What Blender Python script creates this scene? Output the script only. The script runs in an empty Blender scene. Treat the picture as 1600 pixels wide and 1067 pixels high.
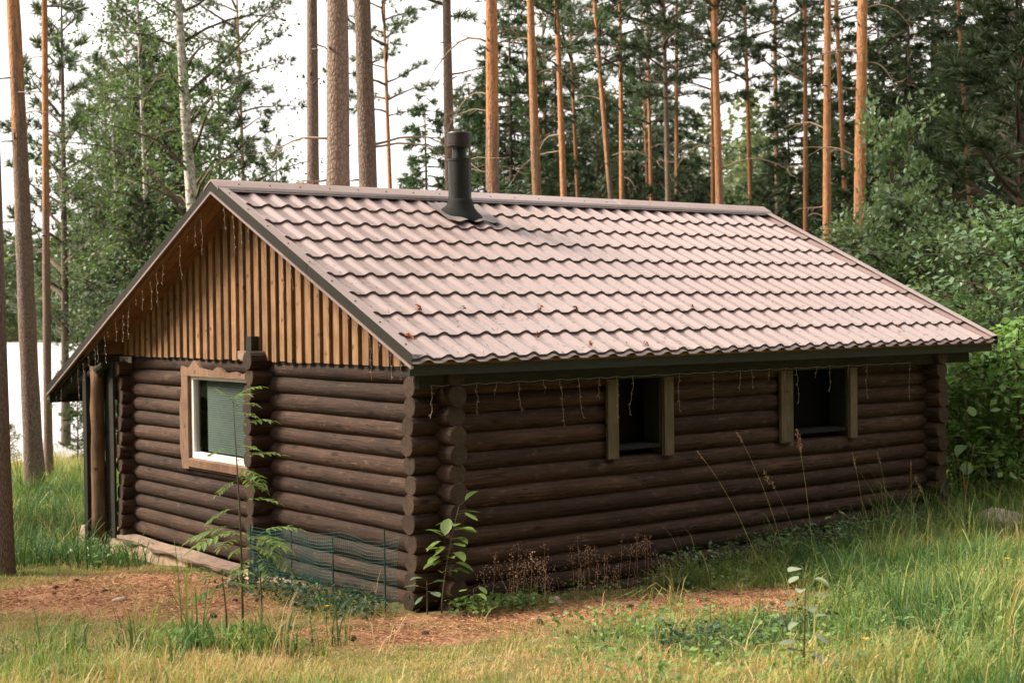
import bpy, math, random
import numpy as np
from mathutils import Vector, Matrix

# ------------------------------------------------------------------ camera, sky, sun, exposure
scene = bpy.context.scene
COL = scene.collection
F = np.array([0.6091, 0.7929, -0.0197]); R = np.array([0.7928, -0.6093, -0.0120]); U = np.array([0.0215, 0.0083, 0.9997])
CAM = np.array([-6.873, -10.120, 2.593]); FPX = 2280.5
cam_d = bpy.data.cameras.new('camera'); cam = bpy.data.objects.new('camera', cam_d); COL.objects.link(cam)
cam.matrix_world = Matrix(((R[0], U[0], -F[0], CAM[0]), (R[1], U[1], -F[1], CAM[1]), (R[2], U[2], -F[2], CAM[2]), (0, 0, 0, 1)))
cam_d.lens = 51.3; cam_d.sensor_width = 36.0; cam_d.clip_start = 0.1; cam_d.clip_end = 3000
cam_d.dof.use_dof = True; cam_d.dof.focus_distance = 13.5; cam_d.dof.aperture_fstop = 2.8
scene.camera = cam

SUN_DIR = Vector((-0.64, 0.50, 0.70)).normalized()          # towards the sun: over the lake, left of the cabin
world = bpy.data.worlds.new('World'); scene.world = world; world.use_nodes = True
wn = world.node_tree; wn.nodes.clear()
sky = wn.nodes.new('ShaderNodeTexSky'); sky.sky_type = 'NISHITA'; sky.sun_disc = False
sky.sun_elevation = math.asin(SUN_DIR.z); sky.sun_rotation = math.atan2(SUN_DIR.x, SUN_DIR.y)
sky.air_density = 1.0; sky.dust_density = 6.0; sky.ozone_density = 1.0
hs = wn.nodes.new('ShaderNodeHueSaturation'); hs.inputs['Saturation'].default_value = 0.22
mixw = wn.nodes.new('ShaderNodeMix'); mixw.data_type = 'RGBA'; mixw.inputs[0].default_value = 0.6
mixw.inputs[7].default_value = (12.0, 11.3, 10.7, 1)            # even overcast veil
bg = wn.nodes.new('ShaderNodeBackground'); bg.inputs[1].default_value = 0.085
wo = wn.nodes.new('ShaderNodeOutputWorld')
wn.links.new(sky.outputs[0], hs.inputs['Color']); wn.links.new(hs.outputs[0], mixw.inputs[6])
wn.links.new(mixw.outputs[2], bg.inputs[0]); wn.links.new(bg.outputs[0], wo.inputs[0])
sun_d = bpy.data.lights.new('sun', 'SUN'); sun_d.energy = 5.0; sun_d.angle = math.radians(22); sun_d.color = (1.0, 0.86, 0.70)
sun = bpy.data.objects.new('sun', sun_d); COL.objects.link(sun)
sun.rotation_euler = SUN_DIR.to_track_quat('Z', 'Y').to_euler()
vs = scene.view_settings; vs.view_transform = 'Standard'; vs.look = 'None'; vs.gamma = 1.0; vs.exposure = 1.32; vs.use_curve_mapping = False

cy = scene.cycles; cy.use_adaptive_sampling = True; cy.adaptive_threshold = .02; cy.max_bounces = 6; cy.diffuse_bounces = 3; cy.glossy_bounces = 3; cy.transmission_bounces = 4; cy.transparent_max_bounces = 8; cy.sample_clamp_indirect = 6
rng = np.random.default_rng(7); random.seed(7)
TH = math.radians(25.05); CT, ST = math.cos(TH), math.sin(TH); TAN = math.tan(TH)

# ------------------------------------------------------------------ terrain
def smooth01(v, w): k = np.clip(v/w, 0, 1); return k*k*(3-2*k)
def T(x, y):
    x = np.asarray(x, float); y = np.asarray(y, float)
    s = -(x*.609 + y*.793); t = x*.793 - y*.609
    sm = np.clip((t-6)/10, 0, 1); sm = sm*sm*(3-2*sm)
    q = np.sqrt(s*s+1); neg = .5*(s-q)+.5; pos = .5*(s+q)-.5
    z = .085*np.minimum(pos, 14) + .045*neg*(1-sm)
    z = z + .05*np.minimum(.5*(t+np.sqrt(t*t+.5))-.35, 20)
    z = z - .05*np.minimum(.5*((-t-8)+np.sqrt((t+8)**2+1)), 60)*smooth01(-s-2, 8)
    z = z + .018*np.sin(1.7*x+.6*y) + .014*np.sin(2.9*y-1.1*x+1) + .03*np.sin(.5*x-.33*y+2)
    z = np.maximum(z, -4.0)
    far = np.clip((-s-228)/40, 0, 1)
    z = z + far*far*(3-2*far)*7.0
    return z
def Tf(x, y): return float(T(x, y))
WATER = -1.41
def at(px, depth):                                            # ground point under photo column px at a depth from the camera
    p = CAM + depth*(F + R*(px-800)/FPX)
    return p[0], p[1], Tf(p[0], p[1])
def smooth(a, b, v):
    k = np.clip((v-a)/(b-a), 0, 1); return k*k*(3-2*k)
BARE = [(-1.2, 3.7, 1.7, 1.15), (-1.2, 2.2, .9, .75), (-.85, -.45, 1.1, .65), (.1, -.40, .9, .60), (.9, -.65, .9, .55), (1.9, -.95, .9, .55), (2.1, -1.6, .8, .6), (2.7, -1.2, .7, .5), (-2.3, 4.3, 1.1, .9)]
def bare(x, y):
    m = np.zeros(np.shape(x))
    n = .22*np.sin(3.1*x+1.3*y)+.16*np.sin(5.3*y-2.2*x+1)+.1*np.sin(9.1*x+7.7*y)
    for cx, cy, a, b in BARE:                                # ellipses whose long axis runs across the view
        u = (x-cx)*.793-(y-cy)*.609; v = (x-cx)*.609+(y-cy)*.793
        d = np.sqrt((u/a)**2+(v/b)**2)+n
        m = np.maximum(m, 1-smooth(.55, 1.35, d))
    hole = np.sin(2.6*x+2.1*np.sin(1.9*y))*np.sin(3.0*y+1.7*np.sin(2.3*x)+.6)
    return m*(1-.65*smooth(.25, .75, hole))

# ------------------------------------------------------------------ material helpers
def mat(name):
    m = bpy.data.materials.new(name); m.use_nodes = True
    nt = m.node_tree; nt.nodes.clear()
    out = nt.nodes.new('ShaderNodeOutputMaterial'); b = nt.nodes.new('ShaderNodeBsdfPrincipled')
    nt.links.new(b.outputs[0], out.inputs[0])
    return m, nt, b, out
def N(nt, typ, **kw):
    n = nt.nodes.new(typ)
    for k, v in kw.items(): setattr(n, k, v)
    return n
def coords(nt, scale=(1, 1, 1), space='Object'):
    tc = N(nt, 'ShaderNodeTexCoord'); mp = N(nt, 'ShaderNodeMapping'); mp.inputs['Scale'].default_value = scale
    nt.links.new(tc.outputs[space], mp.inputs[0]); return mp.outputs[0]
def offset_by_object(nt, vec):
    oi = N(nt, 'ShaderNodeObjectInfo'); mul = N(nt, 'ShaderNodeMath', operation='MULTIPLY'); mul.inputs[1].default_value = 57.0
    nt.links.new(oi.outputs['Random'], mul.inputs[0]); ad = N(nt, 'ShaderNodeVectorMath', operation='ADD')
    nt.links.new(vec, ad.inputs[0]); nt.links.new(mul.outputs[0], ad.inputs[1]); return ad.outputs[0], oi.outputs['Random']
def noise(nt, vec, scale, detail=4, rough=.55):
    n = N(nt, 'ShaderNodeTexNoise'); n.inputs['Scale'].default_value = scale; n.inputs['Detail'].default_value = detail
    n.inputs['Roughness'].default_value = rough; nt.links.new(vec, n.inputs['Vector']); return n.outputs[0]
def ramp(nt, fac, stops):
    r = N(nt, 'ShaderNodeValToRGB'); e = r.color_ramp.elements
    while len(e) < len(stops): e.new(.5)
    for el, (p, c) in zip(e, stops): el.position = p; el.color = (*c, 1) if len(c) == 3 else c
    nt.links.new(fac, r.inputs[0]); return r.outputs[0]
def mix(nt, fac, a, b, mode='MIX'):
    m = N(nt, 'ShaderNodeMix', data_type='RGBA', blend_type=mode)
    for i, v in ((0, fac), (6, a), (7, b)):
        if hasattr(v, 'is_linked'): nt.links.new(v, m.inputs[i])
        elif i == 0: m.inputs[0].default_value = v
        else: m.inputs[i].default_value = (*v, 1)
    return m.outputs[2]
def maprange(nt, v, a, b, c, d):
    m = N(nt, 'ShaderNodeMapRange'); nt.links.new(v, m.inputs[0])
    for i, k in enumerate((a, b, c, d)): m.inputs[i+1].default_value = k
    return m.outputs[0]
def bump(nt, b, h, strength=.4, dist=.01):
    n = N(nt, 'ShaderNodeBump'); n.inputs['Strength'].default_value = strength; n.inputs['Distance'].default_value = dist
    nt.links.new(h, n.inputs['Height']); nt.links.new(n.outputs[0], b.inputs['Normal'])
def wood(name, dark, light, rough=.75, grain=(1.2, 14, 14), tone=.35, knots=True, bumps=.5, wear=None, cracks=False, rings=False):
    m, nt, b, out = mat(name)
    v, rnd = offset_by_object(nt, coords(nt, grain))
    g = noise(nt, v, 3.0, 6, .65)
    c = ramp(nt, g, [(.3, dark), (.72, light)])
    v2, _ = offset_by_object(nt, coords(nt, (.9, 2.2, 2.2)))
    bl = noise(nt, v2, 1.6, 3)
    c = mix(nt, maprange(nt, bl, .35, .7, 0, .55), c, tuple(.55*k for k in dark))
    if knots:
        vo = N(nt, 'ShaderNodeTexVoronoi'); vk, _ = offset_by_object(nt, coords(nt, (1.6, 5, 5))); nt.links.new(vk, vo.inputs['Vector']); vo.inputs['Scale'].default_value = 1.3
        c = mix(nt, maprange(nt, vo.outputs[0], .09, .19, .85, 0), c, tuple(.3*k for k in dark))
    if wear:
        vw, _ = offset_by_object(nt, coords(nt, (3, 9, 9)))
        c = mix(nt, maprange(nt, noise(nt, vw, 2.2, 7, .75), .56, .7, 0, .8), c, wear)
    hgt = g
    if cracks:
        vc, _ = offset_by_object(nt, coords(nt, (.55, 16, 16))); ck = noise(nt, vc, 1.5, 3, .5)
        am = N(nt, 'ShaderNodeMath', operation='SUBTRACT'); am.inputs[1].default_value = .5; nt.links.new(ck, am.inputs[0]); ab = N(nt, 'ShaderNodeMath', operation='ABSOLUTE'); nt.links.new(am.outputs[0], ab.inputs[0])
        vm, _ = offset_by_object(nt, coords(nt, (.8, 1.5, 1.5))); gate = maprange(nt, noise(nt, vm, 1.3, 2), .5, .56, 0, 1)
        line = N(nt, 'ShaderNodeMath', operation='MULTIPLY'); nt.links.new(maprange(nt, ab.outputs[0], .004, .016, 1, 0), line.inputs[0]); nt.links.new(gate, line.inputs[1])
        c = mix(nt, line.outputs[0], c, tuple(.22*k for k in dark))
    if rings:
        wv = N(nt, 'ShaderNodeTexWave', wave_type='RINGS', rings_direction='X'); wv.inputs['Scale'].default_value = 26; wv.inputs['Distortion'].default_value = 1.2; wv.inputs['Detail'].default_value = 2
        nt.links.new(coords(nt), wv.inputs['Vector']); c = mix(nt, maprange(nt, wv.outputs[0], 0, 1, 0, .8), c, tuple(.5*k for k in dark))
    hsv = N(nt, 'ShaderNodeHueSaturation'); nt.links.new(maprange(nt, rnd, 0, 1, 1-tone, 1+tone), hsv.inputs['Value']); nt.links.new(c, hsv.inputs['Color'])
    nt.links.new(hsv.outputs[0], b.inputs['Base Color']); b.inputs['Roughness'].default_value = rough; b.inputs['Specular IOR Level'].default_value = .25
    bump(nt, b, hgt, bumps, .012); return m
def plain(name, col, rough=.6, metal=0, spec=.3, vary=.25, scale=9, bmp=.15):
    m, nt, b, out = mat(name)
    n = noise(nt, coords(nt), scale, 5, .6)
    c = mix(nt, n, tuple(k*(1-vary) for k in col), tuple(min(1, k*(1+vary)) for k in col))
    nt.links.new(c, b.inputs['Base Color']); b.inputs['Roughness'].default_value = rough; b.inputs['Metallic'].default_value = metal
    b.inputs['Specular IOR Level'].default_value = spec; bump(nt, b, n, bmp, .01); return m
def leafmat(name, lo, hi, dry=None, trans=.35, gloss=.5, tone=.25):
    m, nt, b, out = mat(name)
    a = N(nt, 'ShaderNodeAttribute', attribute_name='v'); oi = N(nt, 'ShaderNodeObjectInfo')
    c = ramp(nt, a.outputs['Fac'], [(0, lo), (.85, hi), (1, dry or hi)])
    hsv = N(nt, 'ShaderNodeHueSaturation'); nt.links.new(maprange(nt, oi.outputs['Random'], 0, 1, 1-tone, 1+tone), hsv.inputs['Value'])
    nt.links.new(maprange(nt, oi.outputs['Random'], 0, 1, .485, .51), hsv.inputs['Hue']); nt.links.new(c, hsv.inputs['Color'])
    nt.links.new(hsv.outputs[0], b.inputs['Base Color']); b.inputs['Roughness'].default_value = gloss; b.inputs['Specular IOR Level'].default_value = .35
    tr = N(nt, 'ShaderNodeBsdfTranslucent'); nt.links.new(mix(nt, 1.0, hsv.outputs[0], (1.25, 1.25, .7), 'MULTIPLY'), tr.inputs[0])
    ms = N(nt, 'ShaderNodeMixShader'); ms.inputs[0].default_value = trans
    nt.links.new(b.outputs[0], ms.inputs[1]); nt.links.new(tr.outputs[0], ms.inputs[2]); nt.links.new(ms.outputs[0], out.inputs[0]); return m

M = {}
M['log'] = wood('stained_log', (.026, .0142, .0090), (.083, .046, .030), rough=.8, grain=(.9, 13, 13), tone=.3, bumps=.9, wear=(.135, .086, .062), cracks=True)
M['log_end'] = wood('log_end_grain', (.040, .025, .016), (.115, .075, .050), grain=(9, 9, 9), tone=.25, knots=False, rings=True)
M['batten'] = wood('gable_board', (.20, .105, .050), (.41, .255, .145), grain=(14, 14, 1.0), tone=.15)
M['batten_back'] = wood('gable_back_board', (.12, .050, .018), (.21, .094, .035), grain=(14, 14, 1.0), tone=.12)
M['soffit'] = wood('soffit_board', (.16, .075, .03), (.27, .135, .055), grain=(14, 1, 14), tone=.1)
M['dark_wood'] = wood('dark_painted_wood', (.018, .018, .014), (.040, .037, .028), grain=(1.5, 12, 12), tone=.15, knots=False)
M['post'] = wood('porch_post', (.07, .04, .022), (.21, .125, .065), grain=(12, 12, 1.2), tone=.2)
M['casing'] = wood('window_casing', (.15, .085, .055), (.30, .185, .125), grain=(12, 12, 2), tone=.12)
M['side_casing'] = wood('side_casing', (.085, .065, .040), (.19, .145, .09), grain=(12, 12, 1.5), tone=.12)
M['plank'] = wood('grey_plank', (.24, .16, .12), (.46, .34, .27), grain=(12, 1.2, 12), tone=.12)
M['white_paint'] = plain('white_paint', (.72, .70, .66), .45, vary=.08)
M['fascia'] = plain('dark_green_fascia', (.020, .024, .020), .55, vary=.3)
M['black_metal'] = plain('black_metal', (.008, .010, .0095), .42, metal=0, spec=.4, vary=.4, scale=30)
M['cap_metal'] = plain('brown_cap_metal', (.020, .014, .012), .45, spec=.4, vary=.4, scale=25)
M['rubber'] = plain('black_rubber', (.010, .011, .0105), .75, spec=.15, vary=.3)
M['zinc'] = plain('grey_flashing', (.17, .145, .138), .45, metal=0, spec=.5, vary=.35, scale=18)
M['concrete'] = plain('foundation_concrete', (.36, .26, .18), .9, vary=.25, scale=6, bmp=.5)
M['stone'] = plain('field_stone', (.34, .27, .21), .9, vary=.4, scale=5, bmp=.8)
M['wire'] = plain('pale_wire', (.23, .19, .15), .5, vary=.1)
M['bulb'] = plain('clear_bulb', (.8, .78, .72), .25, vary=.05)
M['netting'] = plain('green_netting', (.035, .13, .12), .5, vary=.2)
M['stake'] = plain('netting_stake', (.02, .05, .05), .5, vary=.2)
M['blind'] = plain('blind_slat', (.185, .20, .19), .6, vary=.1)
M['room'] = plain('room_darkness', (.012, .013, .015), .9, vary=.2)  # near-black paints the darkness of the unlit room and of the side window sills
M['plate'] = plain('number_plate', (.50, .46, .40), .5, vary=.1)
M['ink'] = plain('plate_ink', (.05, .045, .04), .6)
M['cone'] = plain('pine_cone', (.075, .045, .03), .8, vary=.5, scale=40)
M['dead'] = plain('dead_branch_bark', (.27, .20, .15), .85, vary=.4, scale=14)
M['twig'] = plain('green_twig', (.09, .075, .045), .8, vary=.3, scale=20)
M['rust_leaf'] = plain('fallen_leaf', (.33, .105, .03), .8, vary=.35, scale=25)
M['yellow'] = plain('yellow_petal', (.75, .42, .02), .6, vary=.1)
M['straw'] = leafmat('straw', (.42, .29, .15), (.62, .46, .27), trans=.25)
M['seed'] = leafmat('seed_head', (.26, .14, .09), (.52, .34, .24), trans=.25)

# glass pane: mirror-like sheen over a see-through tint
m, nt, b, out = mat('window_glass')
tr = N(nt, 'ShaderNodeBsdfTransparent'); tr.inputs[0].default_value = (.90, .95, .93, 1)
gl = N(nt, 'ShaderNodeBsdfGlossy'); gl.inputs['Roughness'].default_value = .015; gl.inputs[0].default_value = (.9, .9, .9, 1)
lw = N(nt, 'ShaderNodeLayerWeight'); pw = N(nt, 'ShaderNodeMath', operation='POWER'); pw.inputs[1].default_value = 4; nt.links.new(lw.outputs['Facing'], pw.inputs[0]); fr = N(nt, 'ShaderNodeMapRange'); fr.inputs[3].default_value = .09; fr.inputs[4].default_value = .9; nt.links.new(pw.outputs[0], fr.inputs[0])
ms = N(nt, 'ShaderNodeMixShader'); nt.links.new(fr.outputs[0], ms.inputs[0]); nt.links.new(tr.outputs[0], ms.inputs[1]); nt.links.new(gl.outputs[0], ms.inputs[2]); nt.links.new(ms.outputs[0], out.inputs[0])
M['glass'] = m
M['dark_glass'] = plain('opaque_dark_glass', (.003, .003, .0035), .4, spec=.03, vary=.3)  # opaque pane, darkness of the unlit room painted into its colour
# coated steel roof
def steel(name, col, rough):
    m, nt, b, out = mat(name)
    v = coords(nt, (1, 1, 1)); g = coords(nt, space='Generated')
    geo = N(nt, 'ShaderNodeNewGeometry')
    n1 = noise(nt, geo.outputs['Position'], 1.7, 4); n2 = noise(nt, geo.outputs['Position'], 42, 4, .7)
    c = mix(nt, n1, tuple(.86*k for k in col), tuple(1.1*k for k in col))
    stv = N(nt, 'ShaderNodeMapping'); stv.inputs['Scale'].default_value = (7, .5, .5); nt.links.new(geo.outputs['Position'], stv.inputs[0])
    stk = noise(nt, stv.outputs[0], 1.4, 5, .65)
    c = mix(nt, maprange(nt, stk, .48, .72, 0, .35), c, tuple(.62*k for k in col))
    c = mix(nt, maprange(nt, n2, .60, .72, 0, .45), c, (.13, .085, .055))
    nt.links.new(c, b.inputs['Base Color']); nt.links.new(maprange(nt, n1, .3, .7, rough-.05, rough+.08), b.inputs['Roughness'])
    b.inputs['Specular IOR Level'].default_value = .9; b.inputs['Coat Weight'].default_value = .35; b.inputs['Coat Roughness'].default_value = .28
    bump(nt, b, n2, .06, .004); return m
M['roof'] = steel('coated_roof_steel', (.262, .197, .190), .30)
M['trim'] = steel('coated_trim_steel', (.25, .18, .168), .40)
M['verge_face'] = plain('shaded_verge_steel', (.026, .025, .020), .65, spec=.15, vary=.25)  # shade of the upright face put into its colour
# pine bark: object colour carries where the flaky orange bark starts (share of trunk height)
m, nt, b, out = mat('pine_bark')
oc = coords(nt, (.40, .40, .95)); v, rnd = offset_by_object(nt, oc)
vo = N(nt, 'ShaderNodeTexVoronoi', feature='DISTANCE_TO_EDGE'); nt.links.new(v, vo.inputs['Vector']); vo.inputs['Scale'].default_value = 13
ns = noise(nt, v, 9, 6, .7)
plates = ramp(nt, maprange(nt, vo.outputs[0], 0, .22, 0, 1), [(0, (.075, .055, .044)), (.3, (.15, .108, .085)), (1, (.24, .172, .135))])
plates = mix(nt, maprange(nt, ns, .4, .7, 0, .6), plates, (.21, .155, .12))
orange = ramp(nt, ns, [(.30, (.12, .055, .03)), (.42, (.36, .165, .075)), (.7, (.54, .29, .155))])
sep = N(nt, 'ShaderNodeSeparateXYZ'); tc = N(nt, 'ShaderNodeTexCoord'); nt.links.new(tc.outputs['Object'], sep.inputs[0])
oi = N(nt, 'ShaderNodeObjectInfo'); sc = N(nt, 'ShaderNodeSeparateColor'); nt.links.new(oi.outputs['Color'], sc.inputs[0])
low = noise(nt, coords(nt, (2.2, 2.2, .5)), 1.0, 4, .7)
mm = N(nt, 'ShaderNodeMath', operation='SUBTRACT'); nt.links.new(sep.outputs[2], mm.inputs[0])
ml = N(nt, 'ShaderNodeMath', operation='MULTIPLY'); ml.inputs[1].default_value = 20; nt.links.new(sc.outputs[0], ml.inputs[0]); nt.links.new(ml.outputs[0], mm.inputs[1])
ad = N(nt, 'ShaderNodeMath', operation='ADD'); nt.links.new(mm.outputs[0], ad.inputs[0]); nt.links.new(maprange(nt, low, .3, .7, -3.2, 3.2), ad.inputs[1])
c = mix(nt, maprange(nt, ad.outputs[0], -.6, 1.0, 0, 1), plates, orange)
hsv = N(nt, 'ShaderNodeHueSaturation'); nt.links.new(maprange(nt, rnd, 0, 1, .8, 1.15), hsv.inputs['Value']); nt.links.new(c, hsv.inputs['Color'])
nt.links.new(hsv.outputs[0], b.inputs['Base Color']); b.inputs['Roughness'].default_value = .9; b.inputs['Specular IOR Level'].default_value = .15
bump(nt, b, mix(nt, .5, ns, vo.outputs[0]), 1.0, .05); M['bark'] = m
# birch bark
m, nt, b, out = mat('birch_bark')
v, rnd = offset_by_object(nt, coords(nt, (2.0, 2.0, 7)))
c = ramp(nt, noise(nt, v, 1.6, 5, .7), [(.36, (.035, .03, .027)), (.46, (.38, .34, .30)), (.6, (.62, .58, .53))])
nt.links.new(c, b.inputs['Base Color']); b.inputs['Roughness'].default_value = .8; M['birch'] = m
M['limb'] = plain('limb_bark', (.085, .06, .043), .9, vary=.4, scale=12)
# foliage
M['pine_n'] = leafmat('pine_needles', (.030, .055, .030), (.075, .115, .060), trans=.22)
M['spruce_n'] = leafmat('spruce_needles', (.026, .052, .028), (.065, .110, .048), trans=.22)
M['birch_l'] = leafmat('birch_leaves', (.036, .072, .028), (.090, .145, .058), trans=.42)
M['bush_l'] = leafmat('bush_leaves', (.070, .125, .058), (.165, .245, .130), trans=.36, gloss=.34)
M['herb_l'] = leafmat('herb_leaves', (.075, .155, .040), (.170, .275, .085), trans=.4)
M['rowan_l'] = leafmat('rowan_leaves', (.085, .150, .035), (.190, .270, .085), trans=.45, gloss=.4)
M['pale_l'] = leafmat('pale_leaves', (.13, .17, .11), (.24, .28, .19), trans=.3, gloss=.45)
M['weed_l'] = leafmat('blue_green_weed', (.028, .068, .040), (.062, .120, .068), trans=.35)
M['far_l'] = leafmat('distant_foliage', (.050, .080, .036), (.120, .160, .070), trans=.3)
# grass: attribute v runs from deep green through yellow green to straw
m, nt, b, out = mat('grass_blades')
a = N(nt, 'ShaderNodeAttribute', attribute_name='v')
c = ramp(nt, a.outputs['Fac'], [(0, (.040, .105, .032)), (.28, (.115, .205, .050)), (.52, (.27, .31, .085)), (.76, (.46, .38, .16)), (1, (.50, .33, .19))])
nt.links.new(c, b.inputs['Base Color']); b.inputs['Roughness'].default_value = .55; b.inputs['Specular IOR Level'].default_value = .3
tr = N(nt, 'ShaderNodeBsdfTranslucent'); nt.links.new(mix(nt, 1.0, c, (1.2, 1.2, .8), 'MULTIPLY'), tr.inputs[0])
ms = N(nt, 'ShaderNodeMixShader'); ms.inputs[0].default_value = .35
nt.links.new(b.outputs[0], ms.inputs[1]); nt.links.new(tr.outputs[0], ms.inputs[2]); nt.links.new(ms.outputs[0], out.inputs[0]); M['grass'] = m
# ground: needle litter where bare, thatch and moss elsewhere
m, nt, b, out = mat('forest_floor')
geo = N(nt, 'ShaderNodeNewGeometry'); pos = geo.outputs['Position']
a = N(nt, 'ShaderNodeAttribute', attribute_name='v')
fine = noise(nt, pos, 38, 6, .75); midn = noise(nt, pos, 3.2, 5, .6); big = noise(nt, pos, .7, 3)
litter = ramp(nt, fine, [(.3, (.12, .060, .034)), (.5, (.32, .165, .090)), (.7, (.54, .33, .205))])
litter = mix(nt, maprange(nt, midn, .45, .72, 0, .6), litter, (.20, .125, .062))
thatch = ramp(nt, fine, [(.3, (.07, .055, .022)), (.55, (.19, .15, .06)), (.75, (.33, .26, .12))])
thatch = mix(nt, maprange(nt, midn, .42, .62, 0, .7), thatch, (.075, .10, .032))
c = mix(nt, a.outputs['Fac'], thatch, litter)
nt.links.new(c, b.inputs['Base Color']); b.inputs['Roughness'].default_value = .95; b.inputs['Specular IOR Level'].default_value = .1
bump(nt, b, fine, .8, .02); M['ground'] = m
# lake
m, nt, b, out = mat('lake_water')
mp = N(nt, 'ShaderNodeNewGeometry'); sv = N(nt, 'ShaderNodeMapping'); sv.inputs['Scale'].default_value = (.8, 1.6, 1); nt.links.new(mp.outputs['Position'], sv.inputs[0])
w = noise(nt, sv.outputs[0], 2.4, 4, .6)
b.inputs['Base Color'].default_value = (.10, .11, .11, 1); b.inputs['Roughness'].default_value = .28; b.inputs['IOR'].default_value = 1.33; b.inputs['Specular IOR Level'].default_value = .9
bump(nt, b, w, 1.0, .25); b.inputs['Metallic'].default_value = .85; b.inputs['Base Color'].default_value = (.70, .68, .675, 1); b.inputs['Roughness'].default_value = .42; M['water'] = m

# ------------------------------------------------------------------ mesh helpers
def to_mesh(name, V, polys, v=None, smooth=False, mats=None):
    """polys: list of integer arrays (n,3) / (n,4); v: per-vertex float attribute"""
    me = bpy.data.meshes.new(name); V = np.asarray(V, np.float32)
    polys = [np.asarray(p, np.int32) for p in polys if len(p)]
    me.vertices.add(len(V)); me.vertices.foreach_set('co', V.ravel())
    nl = sum(p.size for p in polys); npoly = sum(len(p) for p in polys)
    me.loops.add(nl); me.loops.foreach_set('vertex_index', np.concatenate([p.ravel() for p in polys]))
    me.polygons.add(npoly)
    tot = np.concatenate([np.full(len(p), p.shape[1], np.int32) for p in polys]); st = np.concatenate([[0], np.cumsum(tot)[:-1]]).astype(np.int32)
    me.polygons.foreach_set('loop_start', st)
    me.polygons.foreach_set('use_smooth', np.full(npoly, bool(smooth)))
    if v is not None:
        at_ = me.attributes.new('v', 'FLOAT', 'POINT'); at_.data.foreach_set('value', np.asarray(v, np.float32))
    me.update(calc_edges=True); me.validate(); return me
class MB:
    def __init__(s): s.v = []; s.q = []; s.t = []; s.a = []; s.ng = []
    def add(s, V, quads=(), tris=(), a=0.):
        o = len(s.v); s.v += [tuple(p) for p in V]; s.a += [a]*len(V) if np.isscalar(a) else list(a)
        s.q += [tuple(i+o for i in f) for f in quads]; s.t += [tuple(i+o for i in f) for f in tris]
    def box(s, lo, hi, M4=None):
        (a, b, c), (d, e, f) = lo, hi
        P = [(a, b, c), (d, b, c), (d, e, c), (a, e, c), (a, b, f), (d, b, f), (d, e, f), (a, e, f)]
        if M4 is not None: P = [tuple(M4 @ Vector(p)) for p in P]
        s.add(P, [(0, 3, 2, 1), (4, 5, 6, 7), (0, 1, 5, 4), (1, 2, 6, 5), (2, 3, 7, 6), (3, 0, 4, 7)])
    def hexa(s, P):                                           # eight corners, bottom ring then top ring
        s.add(P, [(0, 3, 2, 1), (4, 5, 6, 7), (0, 1, 5, 4), (1, 2, 6, 5), (2, 3, 7, 6), (3, 0, 4, 7)])
    def tube(s, pts, rad, sides=6, a=0., cap=True):
        pts = [Vector(p) for p in pts]; n = len(pts); rad = [rad]*n if np.isscalar(rad) else rad
        V = []; prev = None
        for i, p in enumerate(pts):
            d = (pts[min(i+1, n-1)]-pts[max(i-1, 0)]).normalized()
            if prev is None: u = d.orthogonal().normalized()
            else: u = (prev-d*prev.dot(d)).normalized()
            prev = u; w = d.cross(u)
            for k in range(sides):
                t = 2*math.pi*k/sides; V.append(p+float(rad[i])*(math.cos(t)*u+math.sin(t)*w))
        Q = [(i*sides+k, i*sides+(k+1) % sides, (i+1)*sides+(k+1) % sides, (i+1)*sides+k) for i in range(n-1) for k in range(sides)]
        tr = []
        if cap:
            V += [pts[0], pts[-1]]; b0 = n*sides
            tr = [((k+1) % sides, k, b0) for k in range(sides)]+[((n-1)*sides+k, (n-1)*sides+(k+1) % sides, b0+1) for k in range(sides)]
        s.add(V, Q, tr, a)
    def lathe(s, prof, sides=20, c=(0, 0, 0)):
        V = [(c[0]+r*math.cos(2*math.pi*k/sides), c[1]+r*math.sin(2*math.pi*k/sides), c[2]+z) for r, z in prof for k in range(sides)]
        s.add(V, [(i*sides+k, i*sides+(k+1) % sides, (i+1)*sides+(k+1) % sides, (i+1)*sides+k) for i in range(len(prof)-1) for k in range(sides)])
    def turned(s, prof, sides=28):
        for p, q in zip(prof[:-1], prof[1:]): s.lathe([p, q], sides)
    def mesh(s, name, smooth=False): return to_mesh(name, s.v, [np.array(s.q, int).reshape(-1, 4), np.array(s.t, int).reshape(-1, 3)], s.a, smooth)
def link(name, me, m=None, parent=None, loc=None, rot=None):
    o = bpy.data.objects.new(name, me); COL.objects.link(o)
    if m is not None and me is not None and not me.materials: me.materials.append(M[m] if isinstance(m, str) else m)
    if parent is not None: o.parent = parent
    if loc is not None: o.location = loc
    if rot is not None: o.rotation_euler = rot
    return o
def part(name, mb, m, parent, smooth=False, loc=None, rot=None): return link(name, mb.mesh(name, smooth), m, parent, loc, rot)
def tag(o, label, cat, group=None):
    o['label'] = label; o['category'] = cat
    if group: o['group'] = group
    return o
def thing(name, label, cat, loc=(0, 0, 0), rz=0, group=None):
    o = link(name, None, None, None, loc, (0, 0, rz)); o.empty_display_size = .2; return tag(o, label, cat, group)
def struct(o, kind='structure'): o['kind'] = kind; return o
def boxpart(name, lo, hi, m, parent, bevel=.0):
    c = [(a+b)/2 for a, b in zip(lo, hi)]; mb = MB(); mb.box([a-k for a, k in zip(lo, c)], [b-k for b, k in zip(hi, c)])
    return part(name, mb, m, parent, loc=c)

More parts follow.
